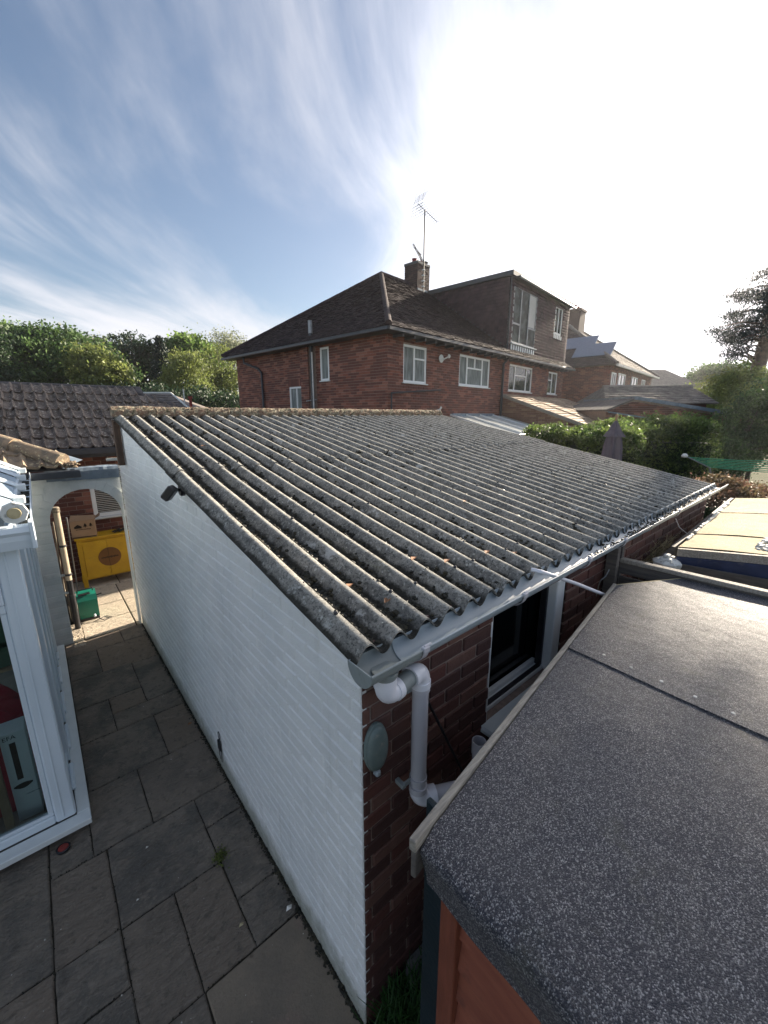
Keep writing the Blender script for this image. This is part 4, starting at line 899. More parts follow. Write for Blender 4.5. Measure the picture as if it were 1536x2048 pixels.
# side: proud mullions and recessed panes
for i,(a,b,xo) in enumerate(((2.216,2.30,-.962),(2.72,2.80,-.950),(3.28,3.36,-.950),(3.86,3.94,-.950),(4.42,4.50,-.950),(4.80,4.94,-.950))):
    m_=MB(); m_.box(-1.03,a,.101,xo,b,2.14,.007); m_.build('side_mullion','upvc_white',t)
for a,b in ((2.30,2.72),(2.80,3.28),(3.36,3.86),(3.94,4.42),(4.50,4.80)):
    m_=MB(); m_.box(-1.01,a+.001,.101,-.968,b-.001,.20,.006); m_.build('side_rail','upvc_white',t); m_=MB(); m_.box(-.9675,a+.06,.101,-.938,b-.06,.128,.006); m_.build('rail_foot','upvc_white',t); m_=MB(); m_.box(-1.01,a+.001,2.06,-.968,b-.001,2.14,.006); m_.build('side_rail','upvc_white',t)
    m_=MB(); m_.box(-.998,a,.20,-.992,b,2.06); m_.build('pane','clear_glass',t)
m_=MB()
m_.prism([(2.05,2.10),(2.125,2.10),(2.125,2.235),(2.03,2.235),(2.022,2.205),(2.034,2.185),(2.036,2.155)],'x',-3.2,-.869); 
m_.build('front_gutter','upvc_white',t)
m_=MB(); m_.box(-.98,2.126,2.10,-.945,4.93,2.235,.004); m_.prism([(-.945,2.15),(-.925,2.15),(-.868,2.19),(-.868,2.25),(-.874,2.25),(-.874,2.20),(-.92,2.165),(-.945,2.165)],'y',2.126,4.90)
m_.box(-.885,2.018,2.10,-.862,2.13,2.262,.004); m_.build('side_gutter','upvc_white',t)
for y in (2.42,2.78,3.14,3.5,3.86,4.22): m_=MB(); m_.box(-.945,y,2.238,-.872,y+.008,2.246,.001); m_.build('gutter_strap','upvc_white',t)
P=[(random.uniform(-.935,-.885),random.uniform(2.15,4.9),2.19) for _ in range(700)]; blobs('gutter_silt',P,[random.uniform(.006,.016) for _ in P],'moss',t,.5)
# ribbed roof rising to the left
rt=math.tan(R(31)); rp=lambda x:2.285+(-.945-x)*rt
for y in (2.12,2.75,3.43,4.10,4.78):
    w=.045; m_=MB(); e=-.905 if y>2.2 else -.93
    m_.add([(e,y-w,rp(e)+.01),(e,y+w,rp(e)+.01),(-3.2,y+w,rp(-3.2)+.01),(-3.2,y-w,rp(-3.2)+.01),(e,y-w*.7,rp(e)+.035),(e,y+w*.7,rp(e)+.035),(-3.2,y+w*.7,rp(-3.2)+.035),(-3.2,y-w*.7,rp(-3.2)+.035)],[(0,1,2,3),(4,7,6,5),(0,4,5,1),(1,5,6,2),(3,2,6,7),(0,3,7,4)])
    b=m_.build('roof_bar','upvc_white',t)
    if y>2.2: m_=MB(); m_.box(e-.055,y-w-.006,rp(e)+.0,e+.012,y+w+.006,rp(e)+.05,.006); m_.build('end_cap','sill_white',b)
for a,b in ((2.17,2.70),(2.80,3.38),(3.48,4.05),(4.15,4.73)):
    m_=MB(); m_.add([(-.965,a,rp(-.965)),(-.965,b,rp(-.965)),(-3.2,b,rp(-3.2)),(-3.2,a,rp(-3.2)),(-.965,a,rp(-.965)-.02),(-.965,b,rp(-.965)-.02)],[(0,1,2,3),(0,4,5,1)]); m_.build('roof_panel','blue_pale_board',t)
    m_=MB(); m_.box(-.985,a,rp(-.95)-.045,-.945,b,rp(-.95)-.003,.004); m_.build('eaves_strip','upvc_white',t)
m_=MB(); c=(-.925,2.12,2.325); BT=frame((0,0,0),0)
m_.lathe([(.062,2.045),(.066,2.052),(.066,2.068),(.0,2.075)],(-.935,0,2.318),8,axis='y'); m_.build('hip_boss','plaster_white',t)
m_=MB(); m_.lathe([(.030,2.040),(.034,2.0455),(.02,2.0450)],(-.935,0,2.318),16,axis='y'); m_.build('boss_ring','straw',t,True)
m_=MB(); m_.box(-3.2,4.9,.0,-1.05,4.94,2.2); m_.build('rear_wall','render_white',t)
# things inside
t=thing('fan_carton','tall white carton printed with a black tower fan, standing inside the conservatory glass','box',(-1.19,2.34,.1))
m_=MB(); m_.box(-1.262,2.30,.10,-1.132,2.46,.80,.003); m_.build('carton_body','box_print_white',t)
m_=MB(); yy=2.2985; m_.box(-1.222,yy,.43,-1.19,yy+.001,.725)
m_.prism([(-1.25+.1*q/10,.375-.022*math.sin(math.pi*q/10)) for q in range(11)]+[(-1.15-.1*q/10,.385+.012*math.sin(math.pi*q/10)) for q in range(11)],'y',yy,yy+.001)
m_.build('fan_picture','print_black',t)
def text(s,size,loc,rot,m,parent,name='lettering',ex=.0004):
    cu=bpy.data.curves.new(name,'FONT'); cu.body=s; cu.size=size; cu.extrude=ex; cu.materials.append(MATS[m]); o=bpy.data.objects.new(name,cu); COL.objects.link(o); bpy.context.view_layer.update(); me=bpy.data.meshes.new_from_object(o.evaluated_get(bpy.context.evaluated_depsgraph_get())); bpy.data.objects.remove(o); o=link(name,me,parent,None,None,loc); o.rotation_euler=rot; return o
text('EFA',.042,(-1.250,2.298,.752),(R(90),0,0),'print_black',t)
text('TOWER FAN',.013,(-1.20,2.298,.292),(R(90),0,0),'print_black',t)
t=thing('red_blanket','crumpled dark red blanket heaped behind the white carton in the conservatory','blanket',(-1.3,2.6,.75))
m_=MB(); n=16; vs=[]
for j in range(n+1):
    for i in range(n+1): u,v=i/n,j/n; vs.append((-1.62+.56*u,2.40+.30*v,.80+.28*math.sin(math.pi*min(1,u*.9+.1))*(.4+.6*v)+.018*math.sin(17*u+9*v)+.014*math.sin(25*v-11*u)-(.14*(1-v)**2)-(.10*u*u)))
m_.add(vs,[(j*(n+1)+i,j*(n+1)+i+1,(j+1)*(n+1)+i+1,(j+1)*(n+1)+i) for j in range(n) for i in range(n)]); m_.box(-1.60,2.43,.10,-1.10,2.68,.78); m_.build('cloth','red_cloth',t,True)
for i,(z,l) in enumerate(((1.08,'dark green plastic crate, lower of the two stacked in the conservatory'),(1.27,'dark green crate filled with odds and ends, upper of the stacked two'))):
    t=thing('plastic_crate',l,'crate',(-1.3,2.8,z),'stacked green crates'); m_=MB(); x0,x1,y0,y1=-1.60,-1.125,2.72,3.0
    m_.prism([(x0+.02,z),(x1-.02,z),(x1,z+.15),(x0,z+.15)],'y',y0,y0+.006); m_.prism([(x0+.02,z),(x1-.02,z),(x1,z+.15),(x0,z+.15)],'y',y1,y1+.006)
    m_.box(x1-.014,y0+.007,z,x1-.008,y1-.001,z+.15); m_.box(x0+.008,y0+.007,z,x0+.014,y1-.001,z+.15); m_.box(x0+.02,y0+.007,z,x1-.02,y1-.001,z+.006); m_.box(x0-.01,y0-.012,z+.14,x1+.012,y0-.001,z+.155); m_.build('crate_body','green_crate_plastic',t)
    if i: m_=MB(); [m_.box(-1.5+.07*q,2.76,z+.01,-1.45+.07*q,2.9,z+.19+random.uniform(-.02,.03),.006) for q in range(5)]; m_.build('contents','metal_grey',t)
t=thing('storage_shelf','plain pale wooden shelf unit leg and boards inside the conservatory','shelf',(-1.3,2.7,.1))
m_=MB(); m_.box(-1.32,2.20,.10,-1.275,2.235,.95,.003); m_.build('leg','pale_wood',t); m_=MB(); m_.box(-1.75,2.70,1.05,-1.10,3.05,1.075,.003); m_.box(-1.13,3.02,.10,-1.10,3.05,1.049); m_.build('shelf_board','pale_wood',t)
# ================================================================ SHED
t=thing('garden_shed','low shed with a speckled dark felt roof and red stained boards close to the garage','shed',(1.1,-1.1,0))
ZS=1.80
A0=Vector((-.178,-.503)); A1=Vector((1.925,-.200)); A2=Vector((2.37,-.440)); A3=Vector((2.385,-2.6)); A4=Vector((-.205,-2.6))
def feltz(x,y): 
    d=min(1,max(0,(x+.178)/.05)); return ZS-.016*(1-d)**2+.0035*math.sin(3.1*x+1.7*y)+.0025*math.sin(7*y-2*x)
def felt(xa,xb,zo,lab):
    """a sheet between two lap lines, running from the batten edge out to the right"""
    m_=MB(); nx=max(4,int((xb-xa)/.05)); ny=44; vs=[]
    for j in range(ny+1):
        for i in range(nx+1):
            x=xa+(xb-xa)*i/nx
            yt=A0.y+(A1.y-A0.y)*(x-A0.x)/(A1.x-A0.x) if x<=A1.x else A1.y+(A2.y-A1.y)*(x-A1.x)/(A2.x-A1.x)
            v=j/ny; y=yt+(-2.6-yt)*v**1.15; z=feltz(x,y)+zo+random.uniform(-.0004,.0004); 
            if i==0 and zo>0: x-=.03*max(0,-(y+.3))   # lap runs very slightly skew
            vs.append((x,y,z))
    W_=nx+1; fs=[(j*W_+i,(j+1)*W_+i,(j+1)*W_+i+1,j*W_+i+1) for j in range(ny) for i in range(nx)]
    m_.add(vs,fs); n0=len(m_.v)
    lo=[(vs[j*W_][0]+.001,vs[j*W_][1],vs[j*W_][2]-.006) for j in range(ny+1)]; m_.v+=lo; m_.f+=[(j*W_,n0+j,n0+j+1,(j+1)*W_) for j in range(ny)]; m_.r+=[.5]*ny
    n1=len(m_.v); m_.v+=[(vs[i][0],vs[i][1]+.001,vs[i][2]-.006) for i in range(W_)]; m_.f+=[(i,i+1,n1+i+1,n1+i) for i in range(nx)]; m_.r+=[.5]*nx
    return m_.build('felt_sheet','mineral_felt',t,True)
felt(.968,2.375,.0065,''); felt(-.178,1.02,0,'')
# felt turned down over the near edge
m_=MB(); n=60; vs=[]
prof=[(0,0),(-.009,-.004),(-.013,-.014),(-.012,-.032),(-.003,-.07),(.006,-.10),(.012,-.135),(.014,-.155)]
for i in range(n+1):
    y=A0.y+(-2.6-A0.y)*i/n; w=.003*math.sin(9*y)+.002*math.sin(23*y+1)
    for dx,dz in prof: vs.append((-.177+dx+(w if dz<-.02 else 0),y,feltz(-.178,y)+dz+(w if dz<-.1 else 0)))
k_=len(prof); m_.add(vs,[(i*k_+j,i*k_+j+1,(i+1)*k_+j+1,(i+1)*k_+j) for i in range(n) for j in range(k_-1)]); m_.build('felt_turndown','mineral_felt',t,True)
for i in range(9):
    y=-.47-.115*i; x=1.0+.03*y*0+random.uniform(-.006,.006)-.03*max(0,-(y+.3)); 
    m_=MB(); m_.lathe([(.0075,0),(.006,.0022),(.001,.003)],(x+.03,y,feltz(x,y)+.0065),9); m_.build('felt_nail','pale_chip',t,True)
d=(A1-A0).normalized(); th=math.atan2(d.y,d.x); BT=frame((A0.x-.030,A0.y-.002,0),th); Lb=(A1-A0).length+.032
m_=MB(BT); m_.box(0,.0015,ZS-.025,Lb,.0225,ZS+.012,.003); m_.build('edge_batten','weathered_batten',t)
m_=MB(BT); m_.box(.004,.003,ZS-.115,Lb,.019,ZS-.0255,.003); m_.build('eave_board','grey_board',t)
m_=MB(); c1=A1+Vector((.01,.01)); dd=(A2-A1).normalized(); FT=frame((A1.x,A1.y,0),math.atan2(dd.y,dd.x)); m_=MB(FT); m_.box(0,.0,ZS-.05,(A2-A1).length,.012,ZS+.006,.002); m_.build('edge_trim','straw',t)
m_=MB(); m_.prism([(-.165,-.52),(1.9,-.22),(2.35,-.45),(2.35,-2.6),(-.165,-2.6)],'z',ZS-.06,ZS-.022); m_.build('roof_deck','grey_board',t)
# side panel facing the garage
m_=MB(frame((-.09,-.535,0),th)); m_.box(.0,0,.03,2.05,.02,ZS-.06,.002); m_.build('side_wall','grey_board',t)
m_=MB(); m_.box(-.02,-.512,.25,.0,-.365,1.69,.004); m_.build('teal_return_panel','teal_panel',t)
m_=MB(); m_.box(-.150,-.600,.03,-.103,-.545,1.70,.003); m_.build('corner_board','corner_stain',t)
z=.03
while z<1.70:
    m_=MB(); m_.add([(-.135,-.601,z),(-.135,-2.6,z),(-.117,-.601,z+.118),(-.117,-2.6,z+.118),(-.113,-.601,z),(-.113,-2.6,z),(-.110,-.601,z+.118),(-.110,-2.6,z+.118)],[(0,1,3,2),(4,6,7,5),(0,2,6,4),(1,5,7,3),(0,4,5,1),(2,3,7,6)]); m_.build('cladding_board','red_stained_cladding',t); z+=.115
m_=MB(); m_.box(2.2,-2.6,.03,2.25,-.42,1.7); m_.box(-.12,-2.6,.0,2.2,-.56,.04); m_.build('rear_frame','interior_dark',t)
# ================================================================ FENCE behind the shed
t=thing('fence','weathered timber rail fence panel from the garage wall post, just behind the shed roof','fence',(2.3,-.05,0))
m_=MB(); m_.box(2.215,-.085,.0,2.262,-.01,1.96,.004); m_.build('post','grey_board',t); m_=MB(); m_.box(2.345,-.07,.0,2.385,-.02,1.975,.004); m_.build('post','grey_board',t)
FT=frame((2.36,-.06,0),R(-87.5)); m_=MB(FT); m_.box(0,-.03,1.822,2.6,.028,1.852,.005); m_.build('top_rail','weathered_batten',t)
m_=MB(FT); m_.box(.0,-.012,1.735,2.6,.010,1.821,.003); m_.build('board','grey_board',t)
for i in range(5): m_=MB(FT); m_.box(0,-.008,1.20+.105*i,2.6,.008,1.295+.105*i,.003); m_.build('board','grey_board',t)
m_=MB(); m_.tube([(2.14,-.02,1.72),(2.17,-.04,1.75),(2.19,-.05,1.80)],.004,6); m_.tube([(2.12,-.012,1.60),(2.13,-.016,1.68),(2.14,-.02,1.72)],.004,6); m_.build('wire','metal_grey',t)
# ================================================================ FLAT ROOFED STORE
t=thing('flat_store','flat roofed store with sun bleached boards and a dark blue fascia, beside the garage','shed',(4.4,-1.4,0))
B=[Vector((2.97,-.26)),Vector((5.83,-.15)),Vector((6.3,-2.6)),Vector((3.45,-2.6))]; ZB=1.85
def lerp4(u,v): a=B[0].lerp(B[1],u); b=B[3].lerp(B[2],u); return a.lerp(b,v)
rise=lambda v:.22*v
for i in range(5):
    u0,u1=i/5+.002,(i+1)/5-.002; m_=MB(); n=16; vs=[]
    for j in range(n+1):
        for q in range(5):
            u=u0+(u1-u0)*q/4; p=lerp4(u,j/n); vs.append((p.x,p.y,ZB+rise(j/n)+.006*math.sin(p.x*5+i)+.004*math.sin(9*p.y)+random.uniform(-.0015,.0015)+.002*(i%2)))
    m_.add(vs,[(j*5+q,(j+1)*5+q,(j+1)*5+q+1,j*5+q+1) for j in range(n) for q in range(4)]); m_.build('roof_board','worn_board_roof',t,True)
def edge(p,q,za,zb,z2a,z2b,w,name,m,off=0):
    d=(q-p).normalized(); nn=Vector((d.y,-d.x))*1.; m_=MB(); a=p+nn*off;b=q+nn*off; c=a-nn*w;e=b-nn*w
    m_.add([(a.x,a.y,za),(b.x,b.y,zb),(b.x,b.y,z2b),(a.x,a.y,z2a),(c.x,c.y,za),(e.x,e.y,zb),(e.x,e.y,z2b),(c.x,c.y,z2a)],[(0,1,2,3),(5,4,7,6),(4,0,3,7),(1,5,6,2),(3,2,6,7),(0,4,5,1)]); return m_.build(name,m,t)
# near edge runs B0 -> B3
edge(B[3],B[0],ZB+.16,ZB-.06,ZB+.225,ZB-.0,.03,'edge_trim','weathered_batten',-.02)
edge(B[3],B[0],ZB+.06,ZB-.155,ZB+.158,ZB-.062,.02,'blue_fascia','navy_fascia',-.045)
for i in range(9): z=.05+.19*i; edge(B[3],B[0],z,z,z+.182,z+.182,.02,'wall_board','grey_board',-.11)
edge(B[0],B[1],ZB-.12,ZB-.12,ZB-.004,ZB-.004,.03,'side_fascia','grey_board',-.02)
edge(B[0],B[1],.0,.0,ZB-.13,ZB-.13,.03,'side_wall','grey_board',-.1)
m_=MB()
for i in range(60):
    u=random.random(); p=B[0].lerp(B[1],.1+.75*u); m_.box(p.x-.02,p.y-.012,ZB-.004,p.x+.02,p.y+.012,ZB+random.uniform(.006,.022),.004)
m_.build('edge_crust','plaster_white',t,False,'stuff')
t=thing('roof_vent','small blue grey box vent standing on the bleached flat roof by the picture edge','vent',(3.6,-.80,1.9))
m_=MB(); m_.box(3.36,-1.05,1.90,3.62,-.765,2.06,.006); m_.build('vent_box','lead_flashing',t); m_=MB(); m_.box(3.33,-1.08,2.061,3.65,-.745,2.085,.004); m_.build('vent_cap','metal_grey',t)
P=[(random.uniform(3.2,3.6),random.uniform(-.80,-.68),1.895) for _ in range(60)]; blobs('foam_bead',P,[random.uniform(.01,.025) for _ in P],'plaster_white',t)
t=thing('garden_urn','white plaster pedestal urn between the fence and the blue edged store','pedestal',(2.95,-.24,0))
prof=[(.10,0),(.10,.5),(.05,.9),(.05,1.35),(.055,1.42),(.062,1.50),(.058,1.52),(.062,1.56),(.058,1.60),(.060,1.63),(.082,1.70),(.098,1.735),(.10,1.755),(.086,1.765),(.07,1.775)]
m_=MB(); m_.lathe(prof,(2.83,-.235,0),8); m_.build('pedestal_body','plaster_white',t); m_=MB(); m_.box(2.78,-.275,1.765,2.88,-.19,1.79,.01); m_.box(2.80,-.25,1.7905,2.86,-.21,1.815,.006); m_.build('broken_top','plaster_white',t); m_=MB(); m_.lathe([(.016,0),(.014,.01)],(2.86,-.265,1.788),10); m_.build('hole','black_plastic',t)
o=None; n=420; c=np.array([3.35,-.02,1.62]); P0=c+rng.normal(size=(n,3))*np.array([.22,.03,.05]); d=rng.normal(size=(n,3))*np.array([.10,.05,.05])+np.array([0,-.03,.03]); w=np.cross(d,np.array([0,0,1.])); w/=np.linalg.norm(w,axis=1)[:,None]; V=np.stack([P0-w*.002,P0+w*.002,P0+d+w*.0015,P0+d-w*.0015],1)
o=fastmesh('dry_straw',V,4,'straw',None,'stuff'); tag(o,'tuft of dry straw and twigs caught between the garage gutter and the flat store','straw')
t=thing('loose_wire','thin pale wire hanging in a curve from the garage gutter to the flat store','wire',(3.4,-.1,1.9)); m_=MB(); m_.tube([(3.42,-.11,1.98),(3.45,-.14,1.90),(3.50,-.2,1.84),(3.62,-.24,1.86)],.0028,6); m_.build('strand','pipe_grey',t,True)
# ================================================================ BRICK HOUSE
C0=Vector((6.633,7.459,0)); HA=R(6.7); TH=frame(C0,HA)
hx=Vector((math.cos(HA),math.sin(HA),0)); hyv=Vector((-math.sin(HA),math.cos(HA),0))
LF=frame(C0+hyv*7.95,HA-R(90))   # left side: local x runs towards the near corner
t=thing('brick_house','large semi detached brick house with hipped brown tile roof and tile hung box dormer','house',tuple(C0))
FH=12.68; DP=7.95; ZE=4.98
win=[(.65,1.72,3.76,4.76),(3.47,5.48,3.82,4.78),(7.0,9.13,3.79,4.78),(10.87,11.97,3.81,4.78)]
lw=[(DP-4.50,DP-3.71,2.75,3.78),(DP-2.79,DP-2.38,3.90,4.86)]
m_=MB(TH); holes_boxes(m_,.012,FH,0,ZE+.1,.008,.25,win); m_.box(.26,.30,0,FH-.01,DP-.26,5.3); m_.build('front_wall','house_mortar',t)
m_=MB(LF); holes_boxes(m_,0,DP-.012,0,ZE+.1,.008,.25,lw); lwall=m_.build('side_wall','house_mortar',t)
m_=MB(TH); m_.box(FH-.2,.26,0,FH,DP,5.); m_.box(.26,DP-.2,0,FH,DP,5.); m_.build('rear_wall','house_mortar',t)
wall=bpy.data.objects['front_wall.001'] if 'front_wall.001' in bpy.data.objects else None
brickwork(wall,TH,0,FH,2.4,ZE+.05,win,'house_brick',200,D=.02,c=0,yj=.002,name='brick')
brickwork(lwall,LF,0,DP,2.4,ZE+.05,lw+[(DP-3.30,DP-3.02,2,6)],'house_brick',100,D=.02,c=0,yj=.002)
# shallow brick breast beside the soil stack
m_=MB(LF); m_.box(DP-3.70,-.09,0,DP-3.30,.007,ZE); m_.build('side_breast','house_mortar',lwall)
brickwork(lwall,frame(Vector(LF(DP-3.71,-.10,0)),LF.th),0,.42,2.4,ZE,[],'house_brick',0,D=.02,c=0)
m_=MB(LF)
for i in range(12): m_.box(DP-4.55+.075*i,-.004,3.80,DP-4.55+.075*i+.065,.007,4.02,.0)
m_.build('soldier_course','house_brick',lwall)
y=.0
window(t,TH,*win[0],vert=[(1.16,win[0][2]+.05,win[0][3]-.05)],hor=[(4.42,1.19,1.67)],fw=.06,pane='net_curtain')
window(t,TH,*win[1],vert=[(3.98,3.87,4.73),(4.98,3.87,4.73),(4.48,4.42,4.73)],hor=[(4.40,4.01,4.95)],fw=.06,pane='net_curtain')
window(t,TH,*win[2],vert=[(7.55,3.84,4.73),(8.60,3.84,4.73)],hor=[(4.40,7.58,8.57)],fw=.06)
window(t,TH,*win[3],vert=[(11.38,3.86,4.73)],hor=[(4.42,10.93,11.35)],fw=.06)
window(t,LF,*lw[0],vert=[((lw[0][0]+lw[0][1])/2,2.8,3.73)],fw=.055,sill=False,pane='net_curtain',y=.0)
window(t,LF,*lw[1],fw=.055,y=-.01,pane='net_curtain')
# pipes
def pipe(T,pts,r,name='drainpipe',m='dark_gutter'): m_=MB(T); m_.tube(pts,r,10); return m_.build(name,m,t,True)
pipe(TH,[(6.38,-.06,2.2),(6.38,-.06,4.72),(6.38,-.28,4.95)],.045)
pipe(LF,[(DP-3.10,-.10,2.2),(DP-3.10,-.10,5.42)],.055,'soil_stack'); m_=MB(LF); m_.tube([(DP-3.10,-.10,5.30),(DP-3.10,-.10,5.66)],.065,12); m_.build('stack_cowl','metal_grey',t,True)
pipe(LF,[(DP-3.42,-.12,3.3),(DP-2.9,-.12,3.34)],.02,'branch_pipe','metal_grey')
m_=MB(LF); m_.tube([(DP-3.03,-.13,2.2),(DP-3.03,-.13,4.75)],.022,8); m_.build('pale_pipe','plaster_white',t,True)
pipe(LF,[(DP-6.1,-.06,2.2),(DP-6.1,-.06,4.35),(DP-6.25,-.10,4.5),(DP-6.85,-.30,4.72),(DP-6.85,-.30,4.98)],.04)
pipe(TH,[(.12,-.04,2.2),(.12,-.04,3.45),(2.4,-.04,3.62)],.025)
m_=MB(TH); m_.lathe([(.10,-.02),(.12,-.05),(.03,-.07)],(2.38,-.0,4.53),14,axis='y'); m_.build('satellite_bracket','plaster_white',t); m_=MB(TH); m_.tube([(2.40,-.10,4.50),(2.55,-.22,4.60)],.02,8); m_.lathe([(.06,-.20),(.05,-.23)],(2.55,0,4.60),12,axis='y'); m_.build('floodlight','plaster_white',t)
m_=MB(TH); m_.tube([(1.55,-.05,2.85),(1.95,-.35,3.02),(2.02,-.35,3.10)],.03,8); m_.build('flue_pipe','plaster_white',t,True)
# roof
OV=.38; RZ=8.02; yr=DP/2; slp=(RZ-(ZE+.05))/(yr+OV); al=math.atan(slp); SLN=(yr+OV)/math.cos(al); x0r=4.02; x1r=FH-4.02
V_f=(0,math.cos(al),math.sin(al)); ga=.100; nr=int(SLN/ga)+1
hipk=(x0r+OV)/SLN
edge_j=lambda v:.0
m_=MB(TH); P0=[(-OV,-OV,ZE+.02),(FH+OV,-OV,ZE+.02),(FH+OV,DP+OV,ZE+.02),(-OV,DP+OV,ZE+.02),(x0r,yr,RZ-.03),(x1r,yr,RZ-.03)]
m_.add(P0,[(0,1,5,4),(1,2,5),(2,3,4,5),(3,0,4),(3,2,1,0)]); rf=m_.build('roof','house_tile',t)
tiles(rf,'front_tiles','house_tile',TH,(0,-OV-.04,ZE+.04),(1,0,0),V_f,nr,ga,.165,lambda v:-OV+hipk*v,lambda v:(6.5 if v>.45 else FH+OV-hipk*v),.024,.02,.009)
asd=math.atan((RZ-ZE-.05)/(x0r+OV)); SL2=(x0r+OV)/math.cos(asd)
tiles(rf,'hip_end_tiles','house_tile',TH,(-OV-.04,DP,ZE+.04),(0,-1,0),(math.cos(asd),0,math.sin(asd)),int(SL2/ga)+1,ga,.165,lambda v:-OV+(yr+OV)*v/SL2,lambda v:DP+OV-(yr+OV)*v/SL2,.024,.02,.009)
tiles(rf,'rear_tiles','house_tile',TH,(FH,DP+OV,ZE+.04),(-1,0,0),(0,-math.cos(al),math.sin(al)),nr//3,.3,.3,lambda v:-OV+hipk*v,lambda v:FH+OV-hipk*v,.016,.016,.004)
a=Vector((-OV,-OV,ZE+.09)); b=Vector((x0r,yr,RZ+.03)); n=22
for i in range(n): p,q=a.lerp(b,i/n),a.lerp(b,(i+1.05)/n); roughtube('hip_tile',TH(*p),TH(*q),.085,'house_tile',rf,8,2,.004)
a=Vector((-OV,DP+OV,ZE+.09))
for i in range(n): p,q=a.lerp(b,i/n),a.lerp(b,(i+1.05)/n); roughtube('hip_tile',TH(*p),TH(*q),.085,'house_tile',rf,8,2,.004)
x=x0r
while x<6.5: roughtube('ridge_tile',TH(x,yr,RZ),TH(x+.44,yr,RZ),.11,'house_tile',rf,8,2,.004); x+=.44
m_=MB(TH); m_.box(-OV-.02,-OV-.05,ZE-.06,FH+OV,-OV+.02,ZE+.03,.01); m_.box(-OV-.06,-OV-.02,ZE-.06,-OV+.0,DP+OV,ZE+.03,.01); m_.build('eaves_gutter','dark_gutter',t)
m_=MB(TH); m_.box(-OV+.01,-OV+.02,ZE-.05,FH+OV-.02,-.001,ZE+.0); m_.box(-OV+.01,.0,ZE-.05,-.001,DP+OV-.02,ZE+.0); m_.build('soffit','dark_fascia',t)
for i in range(26): m_=MB(TH); x=.2+.48*i; m_.box(x,-OV+.03,ZE-.13,x+.05,-.002,ZE-.051); m_.build('rafter_foot','dark_gutter',t)
# box dormer
DX0,DX1,DZ0,DZ1=6.50,12.56,5.30,7.70
dw=[(6.86,8.95,5.52,7.50),(10.90,11.70,6.40,7.50)]
m_=MB(TH); holes_boxes(m_,DX0+.02,DX1,DZ0-.2,DZ1,-.03,.06,dw); m_.box(DX0+.02,.07,DZ0-.2,DX0+.12,yr,DZ1); m_.box(DX1-.1,.07,DZ0-.2,DX1,yr,DZ1); dm=m_.build('dormer','dark_fascia',t)
def hung(T,O,U,u0,u1,rows,holes,m='dormer_tile'):
    O=Vector(O);U=Vector(U); N=Vector((0,-1,0)) if abs(U.x)>.5 else Vector((-1,0,0)); m_=MB(T)
    for i in range(rows):
        z=O.z+.115*i; a,b=u0(z),u1(z); u=a-((i%2)*.0825)
        while u<b:
            s,e=max(u,a),min(u+.161,b)
            if e-s>.03 and not any(h[0]-.02<(s+e)/2<h[1]+.02 and h[2]-.06<z+.05<h[3]+.0 for h in holes):
                j=random.uniform(-.003,.003); p=lambda uu,zz,o:tuple(O+U*uu+N*o+Vector((0,0,zz-O.z)))
                m_.add([p(s,z,.042+j),p(e,z,.042+j+random.uniform(-.004,.004)),p(e,z+.13,.006),p(s,z+.13,.006),p(s,z,.012),p(e,z,.012)],[(0,1,2,3),(4,5,1,0)])
            u+=.165
    return m_
# front face local x along the facade
hung(TH,(0,-.03,DZ0-.02),(1,0,0),lambda z:DX0,lambda z:DX1,21,dw).build('front_tile_hanging','dormer_tile',dm,False,'stuff')
# left cheek: u measured back from the front
hung(TH,(DX0+.02,0,DZ0-.02),(0,1,0),lambda z:-.03,lambda z:min(yr-.1,(z-ZE-.05)/slp-OV),21,[]).build('cheek_tile_hanging','dormer_tile',dm,False,'stuff')
m_=MB(TH); m_.box(DX0-.10,-.20,DZ1+.0,DX1+.14,yr+.1,DZ1+.17,.01); m_.build('dormer_roof','dark_fascia',dm)
m_=MB(TH); m_.tube([(DX0+.3,-.26,DZ1+.02),(DX1+.14,-.26,DZ1-.02)],.045,8); m_.build('dormer_gutter','gutter_grey',dm,True)
m_=MB(TH); m_.tube([(DX0+.02,-.09,DZ0-.15),(DX0+.02,-.09,DZ1-.05),(DX0+.28,-.26,DZ1+.02)],.03,8); m_.build('dormer_downpipe','dark_gutter',dm,True)
# tall dormer window: grey frames, middle bay
f=dw[0]; m_=MB(TH); 
for a,b in ((f[0],f[0]+.06),(7.50,7.56),(8.22,8.28),(f[1]-.06,f[1])): m_.box(a,-.05,f[2],b,.0,f[3],.006)
for a,b in ((f[0]+.061,7.499),(7.561,8.219),(8.281,f[1]-.061)): m_.box(a,-.048,f[3]-.06,b,-.002,f[3]-.0005,.006); m_.box(a,-.048,f[2],b,-.002,f[2]+.06,.006)
m_.box(f[0]+.061,-.046,6.20,7.499,-.004,6.26,.006); m_.box(8.281,-.046,6.20,f[1]-.061,-.004,6.26,.006)
w=m_.build('window','metal_grey',dm); q=MB(TH); q.box(f[0]+.03,-.022,f[2]+.03,f[1]-.03,-.016,f[3]-.03); q.build('pane','dark_pane',w); q=MB(TH); q.box(8.285,-.028,6.28,f[1]-.065,-.024,f[3]-.07); q.build('bright_pane','blind',w)
q=MB(TH); q.box(f[0]-.1,-.13,f[2]-.05,f[1]+.1,-.02,f[2]-.004,.006); q.build('sill','gutter_grey',w)
q=MB(TH); [q.box(f[0]-.05+.2*i,-.085,f[2]-.25,f[0]+.06+.2*i,-.066,f[2]-.06,.003) for i in range(11)]; q.build('apron_flashing','sill_white',w)
